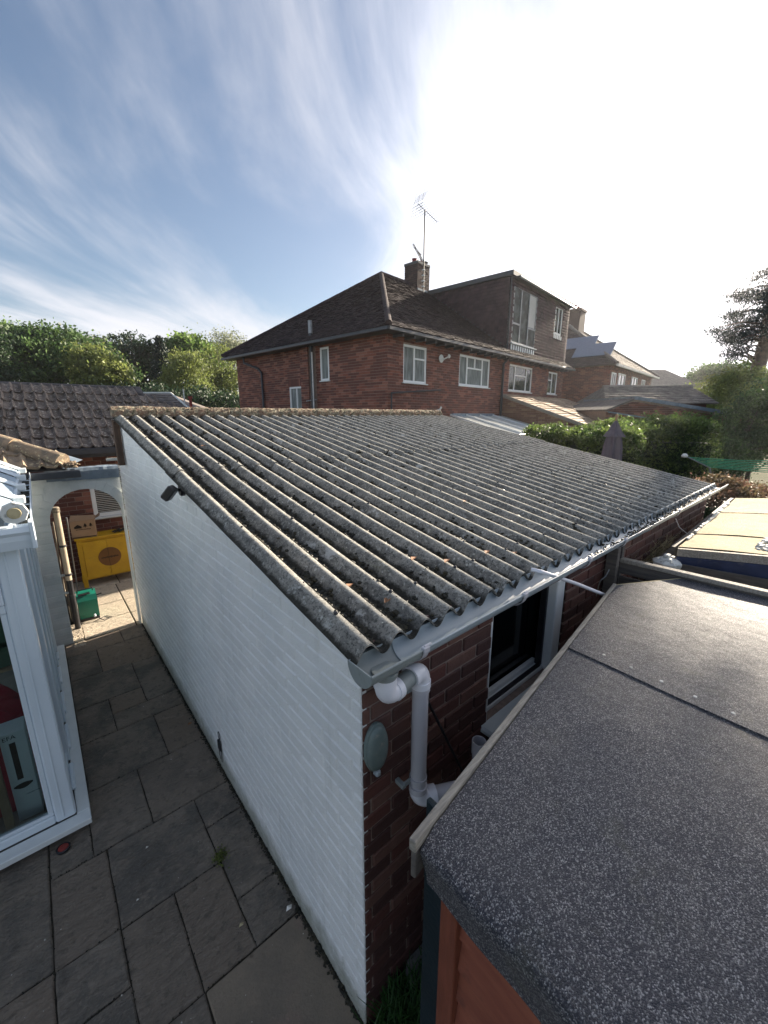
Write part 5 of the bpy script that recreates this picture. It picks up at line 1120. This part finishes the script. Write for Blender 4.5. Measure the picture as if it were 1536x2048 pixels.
f=dw[1]; w=window(dm,TH,*f,vert=[(11.3,f[2]+.05,f[3]-.05)],fw=.05,y=-.06); q=MB(TH); [q.box(f[0]-.05+.2*i,-.085,f[2]-.21,f[0]+.06+.2*i,-.066,f[2]-.06,.003) for i in range(5)]; q.build('apron_flashing','sill_white',w)
# chimney
m_=MB(TH); m_.box(5.83,yr-.30,7.2,6.60,yr+.34,8.78,.01); m_.box(5.79,yr-.34,8.781,6.64,yr+.38,8.88,.01); ch=m_.build('chimney','dark_fascia',t)
for T2,xa,xb in ((frame(Vector(TH(5.81,yr-.32,0)),HA),0,.81),(frame(Vector(TH(5.81,yr+.36,0)),HA-R(90)),0,.68)):
    brickwork(ch,T2,xa,xb,7.3,8.78,[],'chimney_brick',0,D=.018,c=0)
m_=MB(TH); [m_.lathe([(.12,8.88),(.10,8.90),(.09,9.0),(.11,9.04),(.07,9.04)],(x,yr,0),12) for x in (6.0,6.4)]; m_.build('chimney_pot','red_clay',ch)
m_=MB(TH); m_.box(5.75,yr-.40,7.72,6.66,yr-.345,7.86,.01); m_.build('chimney_flashing','lead_flashing',ch)
# lean-to
LX0=6.56; LZ0=3.62; LZ1=2.47; LY=-3.2
m_=MB(TH); m_.prism([(0,0),(LY+.05,0),(LY+.05,LZ1-.06),(0,LZ0-.06)],'x',LX0+.06,LX0+.25); lt=m_.build('lean_to_wall','house_mortar',t)
# bricks of the lean-to flank (faces left)
SF=frame(Vector(TH(LX0+.05,0,0)),HA-R(90)); brickwork(lt,SF,0,-LY-.05,1.6,3.6,[],'lean_brick',0,D=.02,c=0,top=lambda x:LZ0-.08-(LZ0-LZ1)*x/(-LY))
m_=MB(TH); m_.box(LX0+.26,LY+.03,0,13.2,LY+.25,LZ1-.1); m_.build('lean_to_front','lean_brick',t)
ls=math.atan((LZ0-LZ1)/-LY); LL=-LY/math.cos(ls)
m_=MB(TH); m_.add([(LX0,LY-.12,LZ1-.05),(13.25,LY-.12,LZ1-.05),(13.25,0,LZ0-.03),(LX0,0,LZ0-.03),(LX0,LY-.12,LZ1-.11),(13.25,LY-.12,LZ1-.11),(13.25,0,LZ0-.09),(LX0,0,LZ0-.09)],[(0,1,2,3),(4,7,6,5),(0,3,7,4),(0,4,5,1)]); lr=m_.build('lean_to_roof','slate_tile',t)
tiles(lr,'slates','slate_tile',TH,(0,LY-.12,LZ1-.02),(1,0,0),(0,math.cos(ls),math.sin(ls)),int(LL/.27)+1,.27,.33,lambda v:LX0-.03,lambda v:13.25,.03,.022,.010)
for x in (8.0,9.9,11.8): m_=MB(TH); m_.add([(x,LY-.1,LZ1+.05),(x+.10,LY-.1,LZ1+.05),(x+.1,0,LZ0+.06),(x,0,LZ0+.06),(x,LY-.1,LZ1-.03),(x+.10,LY-.1,LZ1-.03),(x+.1,0,LZ0-.02),(x,0,LZ0-.02)],[(0,1,2,3),(0,3,7,4),(1,5,6,2),(0,4,5,1)]); m_.build('roof_batten','slate_tile',lr)
m_=MB(TH); m_.add([(LX0-.06,LY-.14,LZ1-.10),(LX0-.02,LY-.14,LZ1-.10),(LX0-.02,0,LZ0-.08),(LX0-.06,0,LZ0-.08),(LX0-.06,LY-.14,LZ1+.02),(LX0-.02,LY-.14,LZ1+.02),(LX0-.02,0,LZ0+.04),(LX0-.06,0,LZ0+.04)],[(0,3,7,4),(4,7,6,5),(1,5,6,2),(0,4,5,1)]); m_.build('verge_board','weathered_batten',lr)
m_=MB(TH); m_.box(3.1,-.06,2.70,5.9,-.005,2.92,.008); m_.build('lead_upstand','lead_flashing',t)
# white ribbed canopy
t=thing('canopy','low white framed canopy with a clear ribbed sheet roof against the brick house','canopy',TH(4.6,-1.2,0))
CZ0,CZ1=2.84,2.30; CY=-2.05; CX0,CX1=3.0,7.62
m_=MB(TH); n=60; vs=[]
for i in range(n+1):
    x=CX0+(CX1-CX0)*i/n; h=.012*math.cos(i*math.pi/2)
    vs+= [(x,-.02,CZ0+h),(x,CY,CZ1+h)]
m_.add(vs,[(2*i,2*i+2,2*i+3,2*i+1) for i in range(n)]); m_.build('ribbed_sheet','canopy_sheet',t)
for x in (3.0,3.92,4.84,5.76,6.68,7.58): m_=MB(TH); m_.add([(x,-.02,CZ0+.06),(x+.045,-.02,CZ0+.06),(x+.045,CY-.03,CZ1+.05),(x,CY-.03,CZ1+.05),(x,-.02,CZ0-.0),(x+.045,-.02,CZ0-.0),(x+.045,CY-.03,CZ1-.02),(x,CY-.03,CZ1-.02)],[(0,1,2,3),(0,3,7,4),(1,5,6,2),(3,2,6,7)]); m_.build('rafter','upvc_window',t)
m_=MB(TH); m_.box(CX0,CY-.06,CZ1-.16,CX1+.05,CY-.0,CZ1-.02,.006); m_.box(CX0,CY-.12,CZ1-.07,CX1+.08,CY-.061,CZ1+.0,.006); m_.build('eaves_beam','upvc_window',t)
for x in (3.1,5.3,7.55): m_=MB(TH); m_.box(x,CY-.05,0,x+.07,CY+.02,CZ1-.161,.006); m_.build('post','upvc_window',t)
# aerials
def yagi(T,c,d,L,ne,el,m_):
    c=Vector(c);d=Vector(d).normalized(); s=d.cross(Vector((0,0,1))).normalized(); m_.tube([tuple(c-d*L*.35),tuple(c+d*L*.65)],.012,6)
    for i in range(ne): p=c+d*L*(-.3+.95*i/(ne-1)); w=el*(1-.35*i/ne); m_.tube([tuple(p-s*w),tuple(p+s*w)],.006,4)
    return c,d,s
t=thing('tall_aerial','tall mast with a multi element television aerial on top, strapped to the chimney','aerial',TH(5.95,yr-.5,7.6))
m_=MB(TH); m_.tube([(5.95,yr-.52,7.55),(5.95,yr-.52,10.62)],.027,8); m_.build('mast','dark_metal',t,True)
m_=MB(TH); c,d,s=yagi(TH,(5.95,yr-.52,10.60),(.93,-.12,-.28),1.15,11,.26,m_)
cc=c-d*.40; up=s.cross(d)
for sg in (1,-1):
    for q in range(5): p=cc+up*sg*(.08+.09*q)-d*(-.03*q); m_.tube([tuple(p-s*.30),tuple(p+s*.30)],.006,4)
    for w in (-.22,0,.22): m_.tube([tuple(cc+s*w),tuple(cc+up*sg*.46+s*w+d*.12*0)],.006,4)
m_.build('aerial_head','dark_metal',t)
m_=MB(TH); [m_.box(5.90,yr-.56,z,6.0,yr-.46,z+.03) for z in (7.9,8.1,8.3,8.5)]; m_.build('strap','sill_white',t)
t=thing('small_aerial','small horizontal aerial clamped low on the chimney mast','aerial',TH(5.8,yr-.4,9.1))
m_=MB(TH); yagi(TH,(5.75,yr-.4,9.14),(-.95,-.3,.05),.85,8,.10,m_); m_.tube([(5.75,yr-.4,9.14),(6.2,yr-.3,8.95),(6.2,yr-.3,8.80)],.015,6); m_.build('aerial_head','dark_metal',t)
t=thing('grid_aerial','tilted square grid aerial with dish fittings on the right of the chimney top','aerial',TH(6.4,yr,8.8))
m_=MB(TH); c=Vector((6.22,yr,9.30)); a=Vector((.35,-.2,-.6)).normalized()*.38; b=Vector((.25,.3,.15)).normalized()*.13
for q in (-1,1): m_.tube([tuple(c-a+b*q),tuple(c+a+b*q)],.014,5)
for q in (-1,-.5,0,.5,1): m_.tube([tuple(c+a*q-b),tuple(c+a*q+b)],.011,5)
m_.tube([tuple(c+a*.6),(6.5,yr,8.98),(6.5,yr,8.80)],.02,6); m_.lathe([(.16,9.0),(.10,9.04),(.02,9.06)],(6.55,yr-.1,0),10); m_.lathe([(.17,8.88),(.15,8.92)],(6.62,yr-.1,0),10); m_.build('aerial_frame','dark_metal',t)
# ================================================================ SECOND HOUSE
t=thing('second_house','second brick house further off with solar panels on its tiled hip end','house',TH(16,-1.2,0))
X2,Y2=16.,-1.2; F2,D2=10.2,8.; E2z=5.38; R2=8.45
w2=[(X2+.15-.0,X2+.95,4.35,5.08),(17.5,18.9,4.45,5.1),(20.5,21.9,4.45,5.1),(23.2,24.1,4.6,5.1)]; w2[0]=(16.2,16.95,4.25,5.05)
m_=MB(TH); m_.box(X2,Y2,0,X2+F2,Y2+D2,E2z); m_.build('walls','house_mortar',t); wl=bpy.data.objects['walls']
F2T=frame(Vector(TH(X2,Y2-.015,0)),HA); hl=[(a-X2,b-X2,c,d) for a,b,c,d in w2]
brickwork(wl,F2T,0,F2,3.0,E2z,hl,'house_brick',0,D=.013,c=0); S2T=frame(Vector(TH(X2-.015,Y2+D2,0)),HA-R(90)); brickwork(wl,S2T,0,D2,2.6,E2z,[],'house_brick',0,D=.013,c=0)
for h in hl: window(t,F2T,*h,vert=[((h[0]+h[1])/2,h[2]+.05,h[3]-.05)],fw=.06,y=-.05)
ov=.35; yr2=Y2+D2/2; xr=X2+4.6
m_=MB(TH); P0=[(X2-ov,Y2-ov,E2z),(X2+F2+ov,Y2-ov,E2z),(X2+F2+ov,Y2+D2+ov,E2z),(X2-ov,Y2+D2+ov,E2z),(xr,yr2,R2),(X2+F2-3.6,yr2,R2)]
m_.add(P0,[(0,1,5,4),(1,2,5),(2,3,4,5),(3,0,4),(3,2,1,0)]); rf=m_.build('roof','grey_tile',t)
al2=math.atan((R2-E2z)/(D2/2+ov)); s2=(D2/2+ov)/math.cos(al2)
tiles(rf,'front_tiles','house_tile',TH,(0,Y2-ov,E2z+.02),(1,0,0),(0,math.cos(al2),math.sin(al2)),int(s2/.2),.2,.3,lambda v:X2-ov+(xr-X2+ov)*v/s2,lambda v:X2+F2+ov-(3.6+ov)*v/s2,.02,.02,.006)
ah=math.atan((R2-E2z)/(xr-X2+ov)); s3=(xr-X2+ov)/math.cos(ah)
tiles(rf,'hip_end_tiles','house_tile',TH,(X2-ov,Y2+D2,E2z+.02),(0,-1,0),(math.cos(ah),0,math.sin(ah)),int(s3/.2),.2,.3,lambda v:-ov+(D2/2+ov)*v/s3,lambda v:D2+ov-(D2/2+ov)*v/s3,.02,.02,.006)
for e in ((X2-ov,Y2-ov,E2z+.05),(X2+F2+ov,Y2-ov,E2z+.05)):
    a=Vector(e); b=Vector((xr if e[0]<X2 else X2+F2-3.6,yr2,R2+.03)); roughtube('hip_tile',TH(*a),TH(*b),.11,'grey_tile',rf,8,10,.01)
roughtube('ridge_tile',TH(xr,yr2,R2),TH(X2+F2-3.6,yr2,R2),.12,'grey_tile',rf,8,10,.01)
m_=MB(TH); m_.box(X2-ov,Y2-ov-.08,E2z-.08,X2+F2+ov,Y2-ov+.02,E2z+.03); m_.build('eaves_gutter','plaster_white',t)
# panels on the hip end
def onhip(y,s,o): c_,s_=math.cos(ah),math.sin(ah); return (X2-ov+s*c_-o*s_, y, E2z+s*s_+o*c_)
for (ya,yb,sa,sb) in ((.2,2.2,1.0,2.1),(1.4,3.2,2.2,3.2),(3.4,4.8,2.2,3.2)):
    m_=MB(TH); m_.add([onhip(Y2+ya,sa,.10),onhip(Y2+yb,sa,.10),onhip(Y2+yb,sb,.28),onhip(Y2+ya,sb,.28),onhip(Y2+ya,sa,.06),onhip(Y2+yb,sa,.06),onhip(Y2+yb,sb,.24),onhip(Y2+ya,sb,.24)],[(0,1,2,3),(4,7,6,5),(0,4,5,1),(1,5,6,2),(2,6,7,3),(3,7,4,0)]); m_.build('solar_panel','solar_glass',t)
m_=MB(TH); cxx=xr+.5; m_.box(cxx,yr2-.45,7.8,cxx+1.1,yr2+.45,9.45,.02); m_.box(cxx-.05,yr2-.5,9.46,cxx+1.15,yr2+.5,9.58); ch=m_.build('chimney','chimney_brick',t)
m_=MB(TH); [m_.lathe([(.12,9.58),(.10,9.8),(.12,9.85)],(cxx+.25+.55*i,yr2,0),10) for i in (0,1)]; m_.build('chimney_pot','red_clay',ch)
m_=MB(TH); m_.tube([(cxx+4.2,yr2,8.4),(cxx+4.2,yr2,9.7)],.02,6); m_.tube([(cxx+4.,yr2,9.5),(cxx+4.5,yr2,9.6)],.02,5); m_.build('aerial_pole','dark_metal',t)
# ================================================================ FAR HOUSE, TILED GARAGE, BRICK OUTBUILDING
t=thing('far_house','distant low house with a broad plain brown roof behind the second house','house',(52,15,0))
m_=MB(frame((49,15.8,0),R(-34))); m_.box(-1,0,0,8,6,5.6); m_.build('walls','lean_brick',t)
m_=MB(frame((49,15.8,0),R(-34))); m_.add([(-1.6,-.6,5.5),(8.6,-.6,5.5),(8.6,6.6,5.5),(-1.6,6.6,5.5),(1.,3,7.9),(5.8,3,7.9)],[(0,1,5,4),(1,2,5),(2,3,4,5),(3,0,4),(3,2,1,0)]); rf=m_.build('roof','grey_tile',t)
t=thing('tiled_garage','low brick garage with a grey interlocking tiled roof beyond the hedge','garage',(19,5,0))
GT=frame((18.2,6.4,0),R(-42)); m_=MB(GT); m_.box(.2,.2,0,4.4,3.2,3.35); m_.build('walls','garage_brick',t)
m_=MB(GT); m_.add([(-.1,-.15,3.32),(4.65,-.15,3.32),(4.65,1.7,4.12),(.6,1.7,4.12),(4.65,3.5,3.3),(-.1,3.5,3.3)],[(0,1,2,3),(3,2,4,5),(1,4,2),(0,3,5)]); rf=m_.build('roof','grey_tile',t)
ag=math.atan(.8/1.85); tiles(rf,'roof_tiles','grey_tile',GT,(0,-.15,3.34),(1,0,0),(0,math.cos(ag),math.sin(ag)),8,.26,.22,lambda v:-.1+.35*v,lambda v:4.66,.035,.03,.008,half=False)
roughtube('ridge_tile',GT(.6,1.7,4.13),GT(4.68,1.7,4.13),.09,'grey_tile',rf,8,12,.01)
m_=MB(GT); m_.box(.0,-.2,2.9,2.0,-.16,3.28); m_.build('fascia','plaster_white',t)
t=thing('brick_outbuilding','long low brick outbuilding with pale roof edge behind the clipped hedge','outbuilding',(17,3,0))
OT=frame((15.75,4.55,0),R(-40)); m_=MB(OT); m_.prism([(0,0),(4.6,0),(4.6,2.72),(.1,3.42),(-.9,3.05),(-.9,0)],'y',0,3.5); m_.build('walls','house_mortar',t); wl=bpy.data.objects[[o.name for o in bpy.data.objects if o.name.startswith('walls')][-1]]
brickwork(wl,frame(Vector(OT(0,-.02,0)),R(-40)),-.9,4.6,1.6,3.4,[],'house_brick',0,D=.018,c=0,top=lambda x:3.36-(.155*x if x>0 else -.36*x*-1*-1)-.02)
m_=MB(OT); m_.add([(.0,-.12,3.40),(4.9,-.12,2.66),(4.9,-.12,2.78),(.0,-.12,3.52),(.0,3.6,3.40),(4.9,3.6,2.66),(4.9,3.6,2.78),(.0,3.6,3.52)],[(0,1,2,3),(3,2,6,7),(1,5,6,2),(0,3,7,4)]); m_.build('roof_slab','lead_flashing',t)
m_=MB(OT); m_.add([(-.95,-.1,3.06),(.02,-.1,3.45),(.02,3.55,3.45),(-.95,3.55,3.06),(-.95,-.1,3.0),(.02,-.1,3.39),(.02,3.55,3.39),(-.95,3.55,3.0)],[(0,1,2,3),(0,4,5,1),(0,3,7,4)]); m_.build('left_roof_slab','grey_tile',t)
m_=MB(OT); m_.add([(-1.0,-.3,2.95),(2.9,-.5,2.35),(2.9,-.5,2.40),(-1.0,-.3,3.0),(-1.0,0,2.95),(2.9,0,2.35),(2.9,0,2.40),(-1.0,0,3.0)],[(0,1,2,3),(3,2,6,7)]); m_.build('coping','lead_flashing',t)
t=thing('distant_tiled_roof','small tiled roof of a distant building below the trees, left of the brick house','house',(2.8,15.6,0))
DT=frame((.9,16.6,0),R(-40)); m_=MB(DT); m_.add([(-1,-.2,3.0),(3.5,-.2,3.0),(2.35,1.0,3.62),(-1.,1.0,3.62),(3.5,2.4,3.0),(-1,2.4,3.0)],[(0,1,2,3),(3,2,4,5),(1,4,2)]); rf=m_.build('roof','grey_tile',t)
ag=math.atan(.62/1.2); tiles(rf,'roof_tiles','grey_tile',DT,(0,-.2,3.02),(1,0,0),(0,math.cos(ag),math.sin(ag)),7,.19,.19,lambda v:-1,lambda v:3.5-.85*v,.03,.03,.004,half=False)
m_=MB(DT); m_.box(-1,.1,0,3.2,2.1,3.0); m_.build('walls','lean_brick',t)
m_=MB(DT); m_.tube([(-1,1.0,3.66),(2.35,1.0,3.66),(3.55,-.2,3.05)],.035,6); m_.build('pale_verge','plaster_white',t)
t=thing('thin_flagpole','thin pale pole standing in front of the trees left of the brick house','pole',(3.5,14.5,0)); m_=MB(); m_.tube([(3.45,14.6,0),(3.45,14.6,3.75)],.02,8); m_.build('pole_shaft','plaster_white',t,True)
t=thing('flue_terminal','short terracotta flue beside the thin pale pole','flue',(3.6,14.5,0)); m_=MB(); m_.tube([(3.62,14.5,0),(3.62,14.5,3.42)],.05,8); m_.tube([(3.62,14.5,3.42),(3.62,14.5,3.5)],.075,8); m_.build('flue_pipe','red_clay',t,True)
# ================================================================ PARASOL, CLOTHES LINE
t=thing('closed_parasol','closed grey fabric garden parasol standing in front of the clipped hedge','parasol',(7.8,2.1,0))
c=(7.82,2.10)
m_=MB(); m_.tube([(c[0],c[1],.05),(c[0],c[1],2.80)],.02,10); m_.lathe([(.012,2.76),(.02,2.80),(.03,2.83),(.02,2.87),(.004,2.90)],(c[0],c[1],0),10); m_.build('pole','pale_wood',t,True)
def folded(prof,n,amp):
    m_=MB(); vs=[]
    for (r,z) in prof:
        for j in range(n): a=2*math.pi*j/n; w=r*(1+amp*(1 if j%2 else -1)*min(1,r/.06)); vs.append((c[0]+w*math.cos(a),c[1]+w*math.sin(a),z))
    m_.add(vs,[(i*n+j,i*n+(j+1)%n,(i+1)*n+(j+1)%n,(i+1)*n+j) for i in range(len(prof)-1) for j in range(n)]); return m_
folded([(.02,2.76),(.06,2.68),(.10,2.58),(.165,2.47),(.17,2.455)],16,.16).build('vent_flap','parasol_cloth',t)
folded([(.09,2.50),(.12,2.40),(.135,2.30),(.15,2.1),(.165,1.8),(.15,1.4),(.10,1.0)],16,.22).build('canopy','parasol_cloth',t)
m_=MB(); m_.lathe([(.25,0),(.25,.06),(.05,.10)],(c[0],c[1],0),20); m_.build('foot','concrete',t)
t=thing('clothes_line','rotary clothes line with green cords stretched out to the right over the hedge','clothes line',(8.9,1.16,0))
h=Vector((8.9,1.16,2.09)); m_=MB(); m_.lathe([(.045,-.03),(.06,0),(.03,.04)],tuple(h),12); m_.build('hub','plaster_white',t,True)
e=Vector((9.25,.80,1.86)); m_=MB(); m_.tube([tuple(h),tuple(e)],.012,6); m_.tube([tuple(e),tuple(e+Vector((.3,-.35,-1.9)))],.02,8); m_.build('arm','metal_grey',t,True)
for i in range(7):
    a=h.lerp(e,.15+.13*i); b=Vector((10.6,-.35,2.0))-Vector((0,0,.035*i))+Vector((-.03*i,-.05*i,0)); m_=MB(); mid=(a+b)/2-Vector((0,0,.035)); m_.tube([tuple(a),tuple(mid),tuple(b)],.008,5); m_.build('cord','mesh_green',t)
# ================================================================ HEDGES, TREES
def hedge(name,label,boxes,n,size,lm,sig=.05,cat='hedge',core='leaf_dark'):
    t=thing(name,label,cat,(boxes[0][0],boxes[0][1],0)); P=[]
    m_=MB()
    for (ax,ay,bx_,by,w,h0,h1) in boxes:
        a=np.array([ax,ay]);b=np.array([bx_,by]); L_=np.linalg.norm(b-a); d=(b-a)/L_; nn=np.array([-d[1],d[0]]); k_=int(n*(L_*(w+h1))/sum(math.hypot(q[2]-q[0],q[3]-q[1])*(q[4]+q[6]) for q in boxes))
        u=rng.random(k_); side=rng.random(k_); hh=h0+(h1-h0)*u+.07*np.sin(u*17)+.05*np.sin(u*41+1)
        top=side<.45; v=np.where(top,rng.uniform(-.5,.5,k_),np.where(rng.random(k_)<.7,-.5,.5)); z=np.where(top,hh-.22*(np.abs(v)*2)**3*1.,rng.random(k_)*hh)
        q=a+d*(u*L_)[:,None]+nn*(v*w)[:,None]; P.append(np.concatenate([q,z[:,None]],1)+rng.normal(size=(k_,3))*sig)
        th=math.atan2(d[1],d[0]); mm=MB(frame((ax,ay,0),th)); mm.box(.1,-w*.40,0,L_-.1,w*.40,min(h0,h1)-.22); m_.v+= [v_ for v_ in mm.v]; o_=len(m_.v)-len(mm.v); m_.f+=[tuple(i+o_ for i in f) for f in mm.f]; m_.r+=mm.r
    m_.build('inner_growth',core,t); leaves('foliage',np.concatenate(P),size,lm,t); return t
hedge('clipped_hedge','sunlit clipped green hedge behind the closed parasol',[(8.9,4.5,11.6,1.5,1.5,2.45,2.72),(8.4,3.2,9.3,2.2,.9,2.40,2.48)],46000,.065,'leaf_hedge',.05)
hedge('ivy_mound','rounded bright green ivy mound at the back of the clipped hedge',[(11.2,3.4,12.6,1.8,1.2,2.60,2.75)],9000,.07,'leaf_hedge',.08)
hedge('bronze_hedge','low bronze tinted hedge on the right just beyond the garage roof corner',[(5.75,1.55,8.3,-1.4,1.1,1.86,1.80)],42000,.042,'leaf_purple',.035,core='leaf_dark')
hedge('dark_hedge','dark shaded hedge face behind the flat roofed store',[(5.3,.9,7.3,-1.7,.45,1.62,1.58)],14000,.045,'leaf_dark',.035)
tree('large_bush','big green shrub filling the right edge above the clothes line','bush',belt([(1492,868,14,46,62),(1532,840,14,45,66),(1462,915,13,36,34)]),700,36,.15,.085,'leaf_mid',(*bearing(1500,14),0),.08,lo=.7)
tree('yellow_bush','yellow green bush glowing in the sun left of the pine trunk','bush',belt([(1440,792,24,44,40),(1482,775,24,40,36),(1415,820,23,30,26)]),420,34,.2,.14,'leaf_olive',(*bearing(1450,24),0),.1,lo=.7)
tree('feathery_bush','pale feathery bush on the right edge in front of the pine','bush',belt([(1530,800,18,34,40),(1500,832,18,38,34)]),380,34,.17,.11,'leaf_olive',(*bearing(1520,18),0),.08,lo=.6)
tree('distant_shrub','soft distant green tree beside the far brown roof','tree',belt([(1432,752,50,52,20),(1402,760,50,30,16)]),300,34,.35,.3,'leaf_mid',(*bearing(1425,50),0),.2)
# pine: bare leaning trunk, flat ragged pads
t=thing('pine_tree','tall pine with a bare leaning trunk and ragged drooping branches at the right edge','tree',(35.9,4.35,0))
m_=MB(); m_.tube([(35.8,4.5,0),(35.95,4.35,3.5),(36.15,4.15,7.5),(36.15,4.2,11),(36.25,3.1,14.2),(36.4,3.0,20.5)],[.75,.42,.36,.30,.14,.06],12)
pads=[]
for (z,ya,yb,xa,xb,n_) in ((8.2,2.0,6.3,33.6,37.5,26),(9.3,1.0,6.4,33.5,38.5,34),(10.2,.5,5.7,33.5,38.5,26),(11.5,2.4,4.9,34,38.5,14)):
    for _ in range(n_): pads.append((random.uniform(xa,xb),random.uniform(ya,yb),z+random.uniform(-.45,.45)))
for (z,n_) in ((15.10,24),(15.6,8),(16.2,8),(17.3,12),(18.4,12)):
    for _ in range(n_): pads.append((random.uniform(34.3,38.2),random.uniform(.2,3.2),z+random.uniform(-.10,.20)))
for y,z in ((5.6,7.9),(5.3,7.4),(5.2,6.95),(5.05,6.5),(5.5,6.75),(4.9,7.3),(4.75,6.9),(6.4,8.35),(6.15,8.1)): pads.append((33.9+random.uniform(-.2,.2),y,z))
P=[]
for p in pads: k_=230; P.append(np.array(p)+rng.normal(size=(k_,3))*np.array([.42,.34,.11])-np.abs(rng.normal(size=(k_,1)))*np.array([0,0,.07 if p[2]>14 else .16]))
leaves('needles',np.concatenate(P),.16,'leaf_pine',t,None,.3,1.)
for p in random.sample(pads,70)+pads[-9:]:
    z0=max(5.5,p[2]-random.uniform(-.8,.8)) if p[2]<14 else p[2]+.1 ; s_=Vector((36.2,4.2 if z0<13 else 3.3,z0)); e=Vector(p); mid=(s_+e)/2+Vector((0,0,.25)); m_.tube([tuple(s_),tuple(mid),tuple(e)],[.09,.05,.015],5)
m_.build('trunk','pine_bark',t,True)
# tree belt behind the bungalow
G='trees behind the bungalow'
b=belt([(125,735,34,95,62),(60,740,34,60,62),(190,755,33,60,55),(150,700,35,60,32),(95,705,35,50,35)]); tree('broad_tree','broad dense dark green tree, largest of the row above the bungalow ridge','tree',b,760,46,.30,.25,'leaf_mid',(*bearing(120,34),0),.3,group=G,lo=.75)
b=belt([(228,760,30,28,40),(205,735,31,34,32),(215,785,30,30,30)]); tree('sunlit_tree','yellower sunlit foliage on the right shoulder of the broad tree','tree',b,300,40,.26,.22,'leaf_olive',(*bearing(210,30),0),.2,group=G,lo=.7)
b=belt([(45,690,44,40,30),(25,700,44,36,36)]); tree('bright_tree','bright green treetop rising behind the broad dark tree','tree',b,420,44,.4,.27,'leaf_bright',(*bearing(40,44),0),.3,group=G)
b=belt([(5,700,28,22,32),(0,745,28,28,36),(12,770,28,20,24)]); tree('bronze_tree','dark bronze leaved tree cut by the left edge of the picture','tree',b,230,38,.25,.2,'leaf_dark',(*bearing(3,28),0),.2,group=G,lo=.5)
b=belt([(285,705,40,44,30),(270,690,40,34,20),(300,740,40,42,48),(262,750,40,30,40)]); tree('open_tree','open tree with sky showing through its bare lower branches','tree',b,230,34,.28,.24,'leaf_dark',(*bearing(284,40),0),.34,group=G,limbs=90,lo=.35)
b=belt([(215,692,55,22,14),(212,712,55,30,16)]); tree('pale_tree','pale hazy treetop peeping over the broad tree','tree',b,140,30,.4,.3,'leaf_pale',(*bearing(215,55),0),.25,group=G)
# spruce: tiered cone
t=thing('spruce_tree','narrow dark spruce with a pointed tip among the broadleaf trees','tree',(*bearing(337,33),0),G); x,y=bearing(337,33); zz=ztop(668,33); P=[]
for i in range(30):
    q=i/29; z=zz-.3-q*(zz-2.6); r=.18+q*2.0*(1 if i%3 else .8)
    for j in range(13): a=j/13*6.283+random.uniform(-.2,.2); k_=26; s_=rng.random((k_,1))**.6*r; P.append(np.array([x,y,z])+np.concatenate([np.cos(a)*s_,np.sin(a)*s_,-.28*s_],1)+rng.normal(size=(k_,3))*.08)
leaves('crown',np.concatenate(P),.17,'leaf_fir',t,None,.4,.6); m_=MB(); m_.tube([(x,y,0),(x,y,zz-.2)],[.22,.03],8); m_.build('trunk','bark',t,True)
b=belt([(372,770,31,34,52),(385,740,31,30,30),(352,790,31,22,32),(405,790,30,26,30)]); tree('weeping_birch','olive green weeping birch with hanging twigs in front of the spruce','tree',b,420,40,.24,.18,'leaf_olive',(*bearing(378,31),0),.16,group=G,lo=.55,asp=.35,droop=1)
b=belt([(400,705,42,34,26),(385,700,42,32,24),(410,735,42,38,36)]); tree('bright_oak','bright leafy tree behind the weeping birch','tree',b,330,40,.32,.28,'leaf_bright',(*bearing(400,42),0),.3,group=G)
b=belt([(455,735,36,34,42),(440,775,36,34,40),(470,780,36,30,42),(425,790,36,24,24)]); tree('soft_birch','soft pale green birch standing against the left edge of the brick house','tree',b,430,40,.27,.2,'leaf_olive',(*bearing(455,36),0),.2,group=G,lo=.55,asp=.4)
b=belt([(462,690,46,34,24),(480,700,46,26,24)]); tree('wispy_birch','wispy grey birch crown seen against the sky beside the house roof','tree',b,150,30,.5,.2,'leaf_pale',(*bearing(468,46),0),.15,group=G,limbs=30,lo=.3)
b=belt([(330,800,27,60,22),(420,805,27,60,20),(250,795,29,40,20)]); tree('low_hedge_belt','low dark undergrowth at the foot of the trees beside the house','bush',b,420,40,.3,.17,'leaf_dark',(*bearing(340,28),0),.1,lo=.6)
# lower wall things behind garage

# ================================================================ GLARE VEIL: added air volume imitating lens flare
hz=MB(); hz.box(-12,-34,-1.2,62,52,24.5); o=hz.build('glare_veil','interior_dark',None,False,'stuff')
m=bpy.data.materials.new('glare_veil_air'); m.use_nodes=True; m.node_tree.nodes.clear(); p=m.node_tree.nodes.new('ShaderNodeVolumePrincipled'); p.inputs['Density'].default_value=.0005; p.inputs['Color'].default_value=(.96,.97,1,1); p.inputs['Anisotropy'].default_value=.62
q=m.node_tree.nodes.new('ShaderNodeOutputMaterial'); m.node_tree.links.new(p.outputs[0],q.inputs['Volume']); o.data.materials.clear(); o.data.materials.append(m)
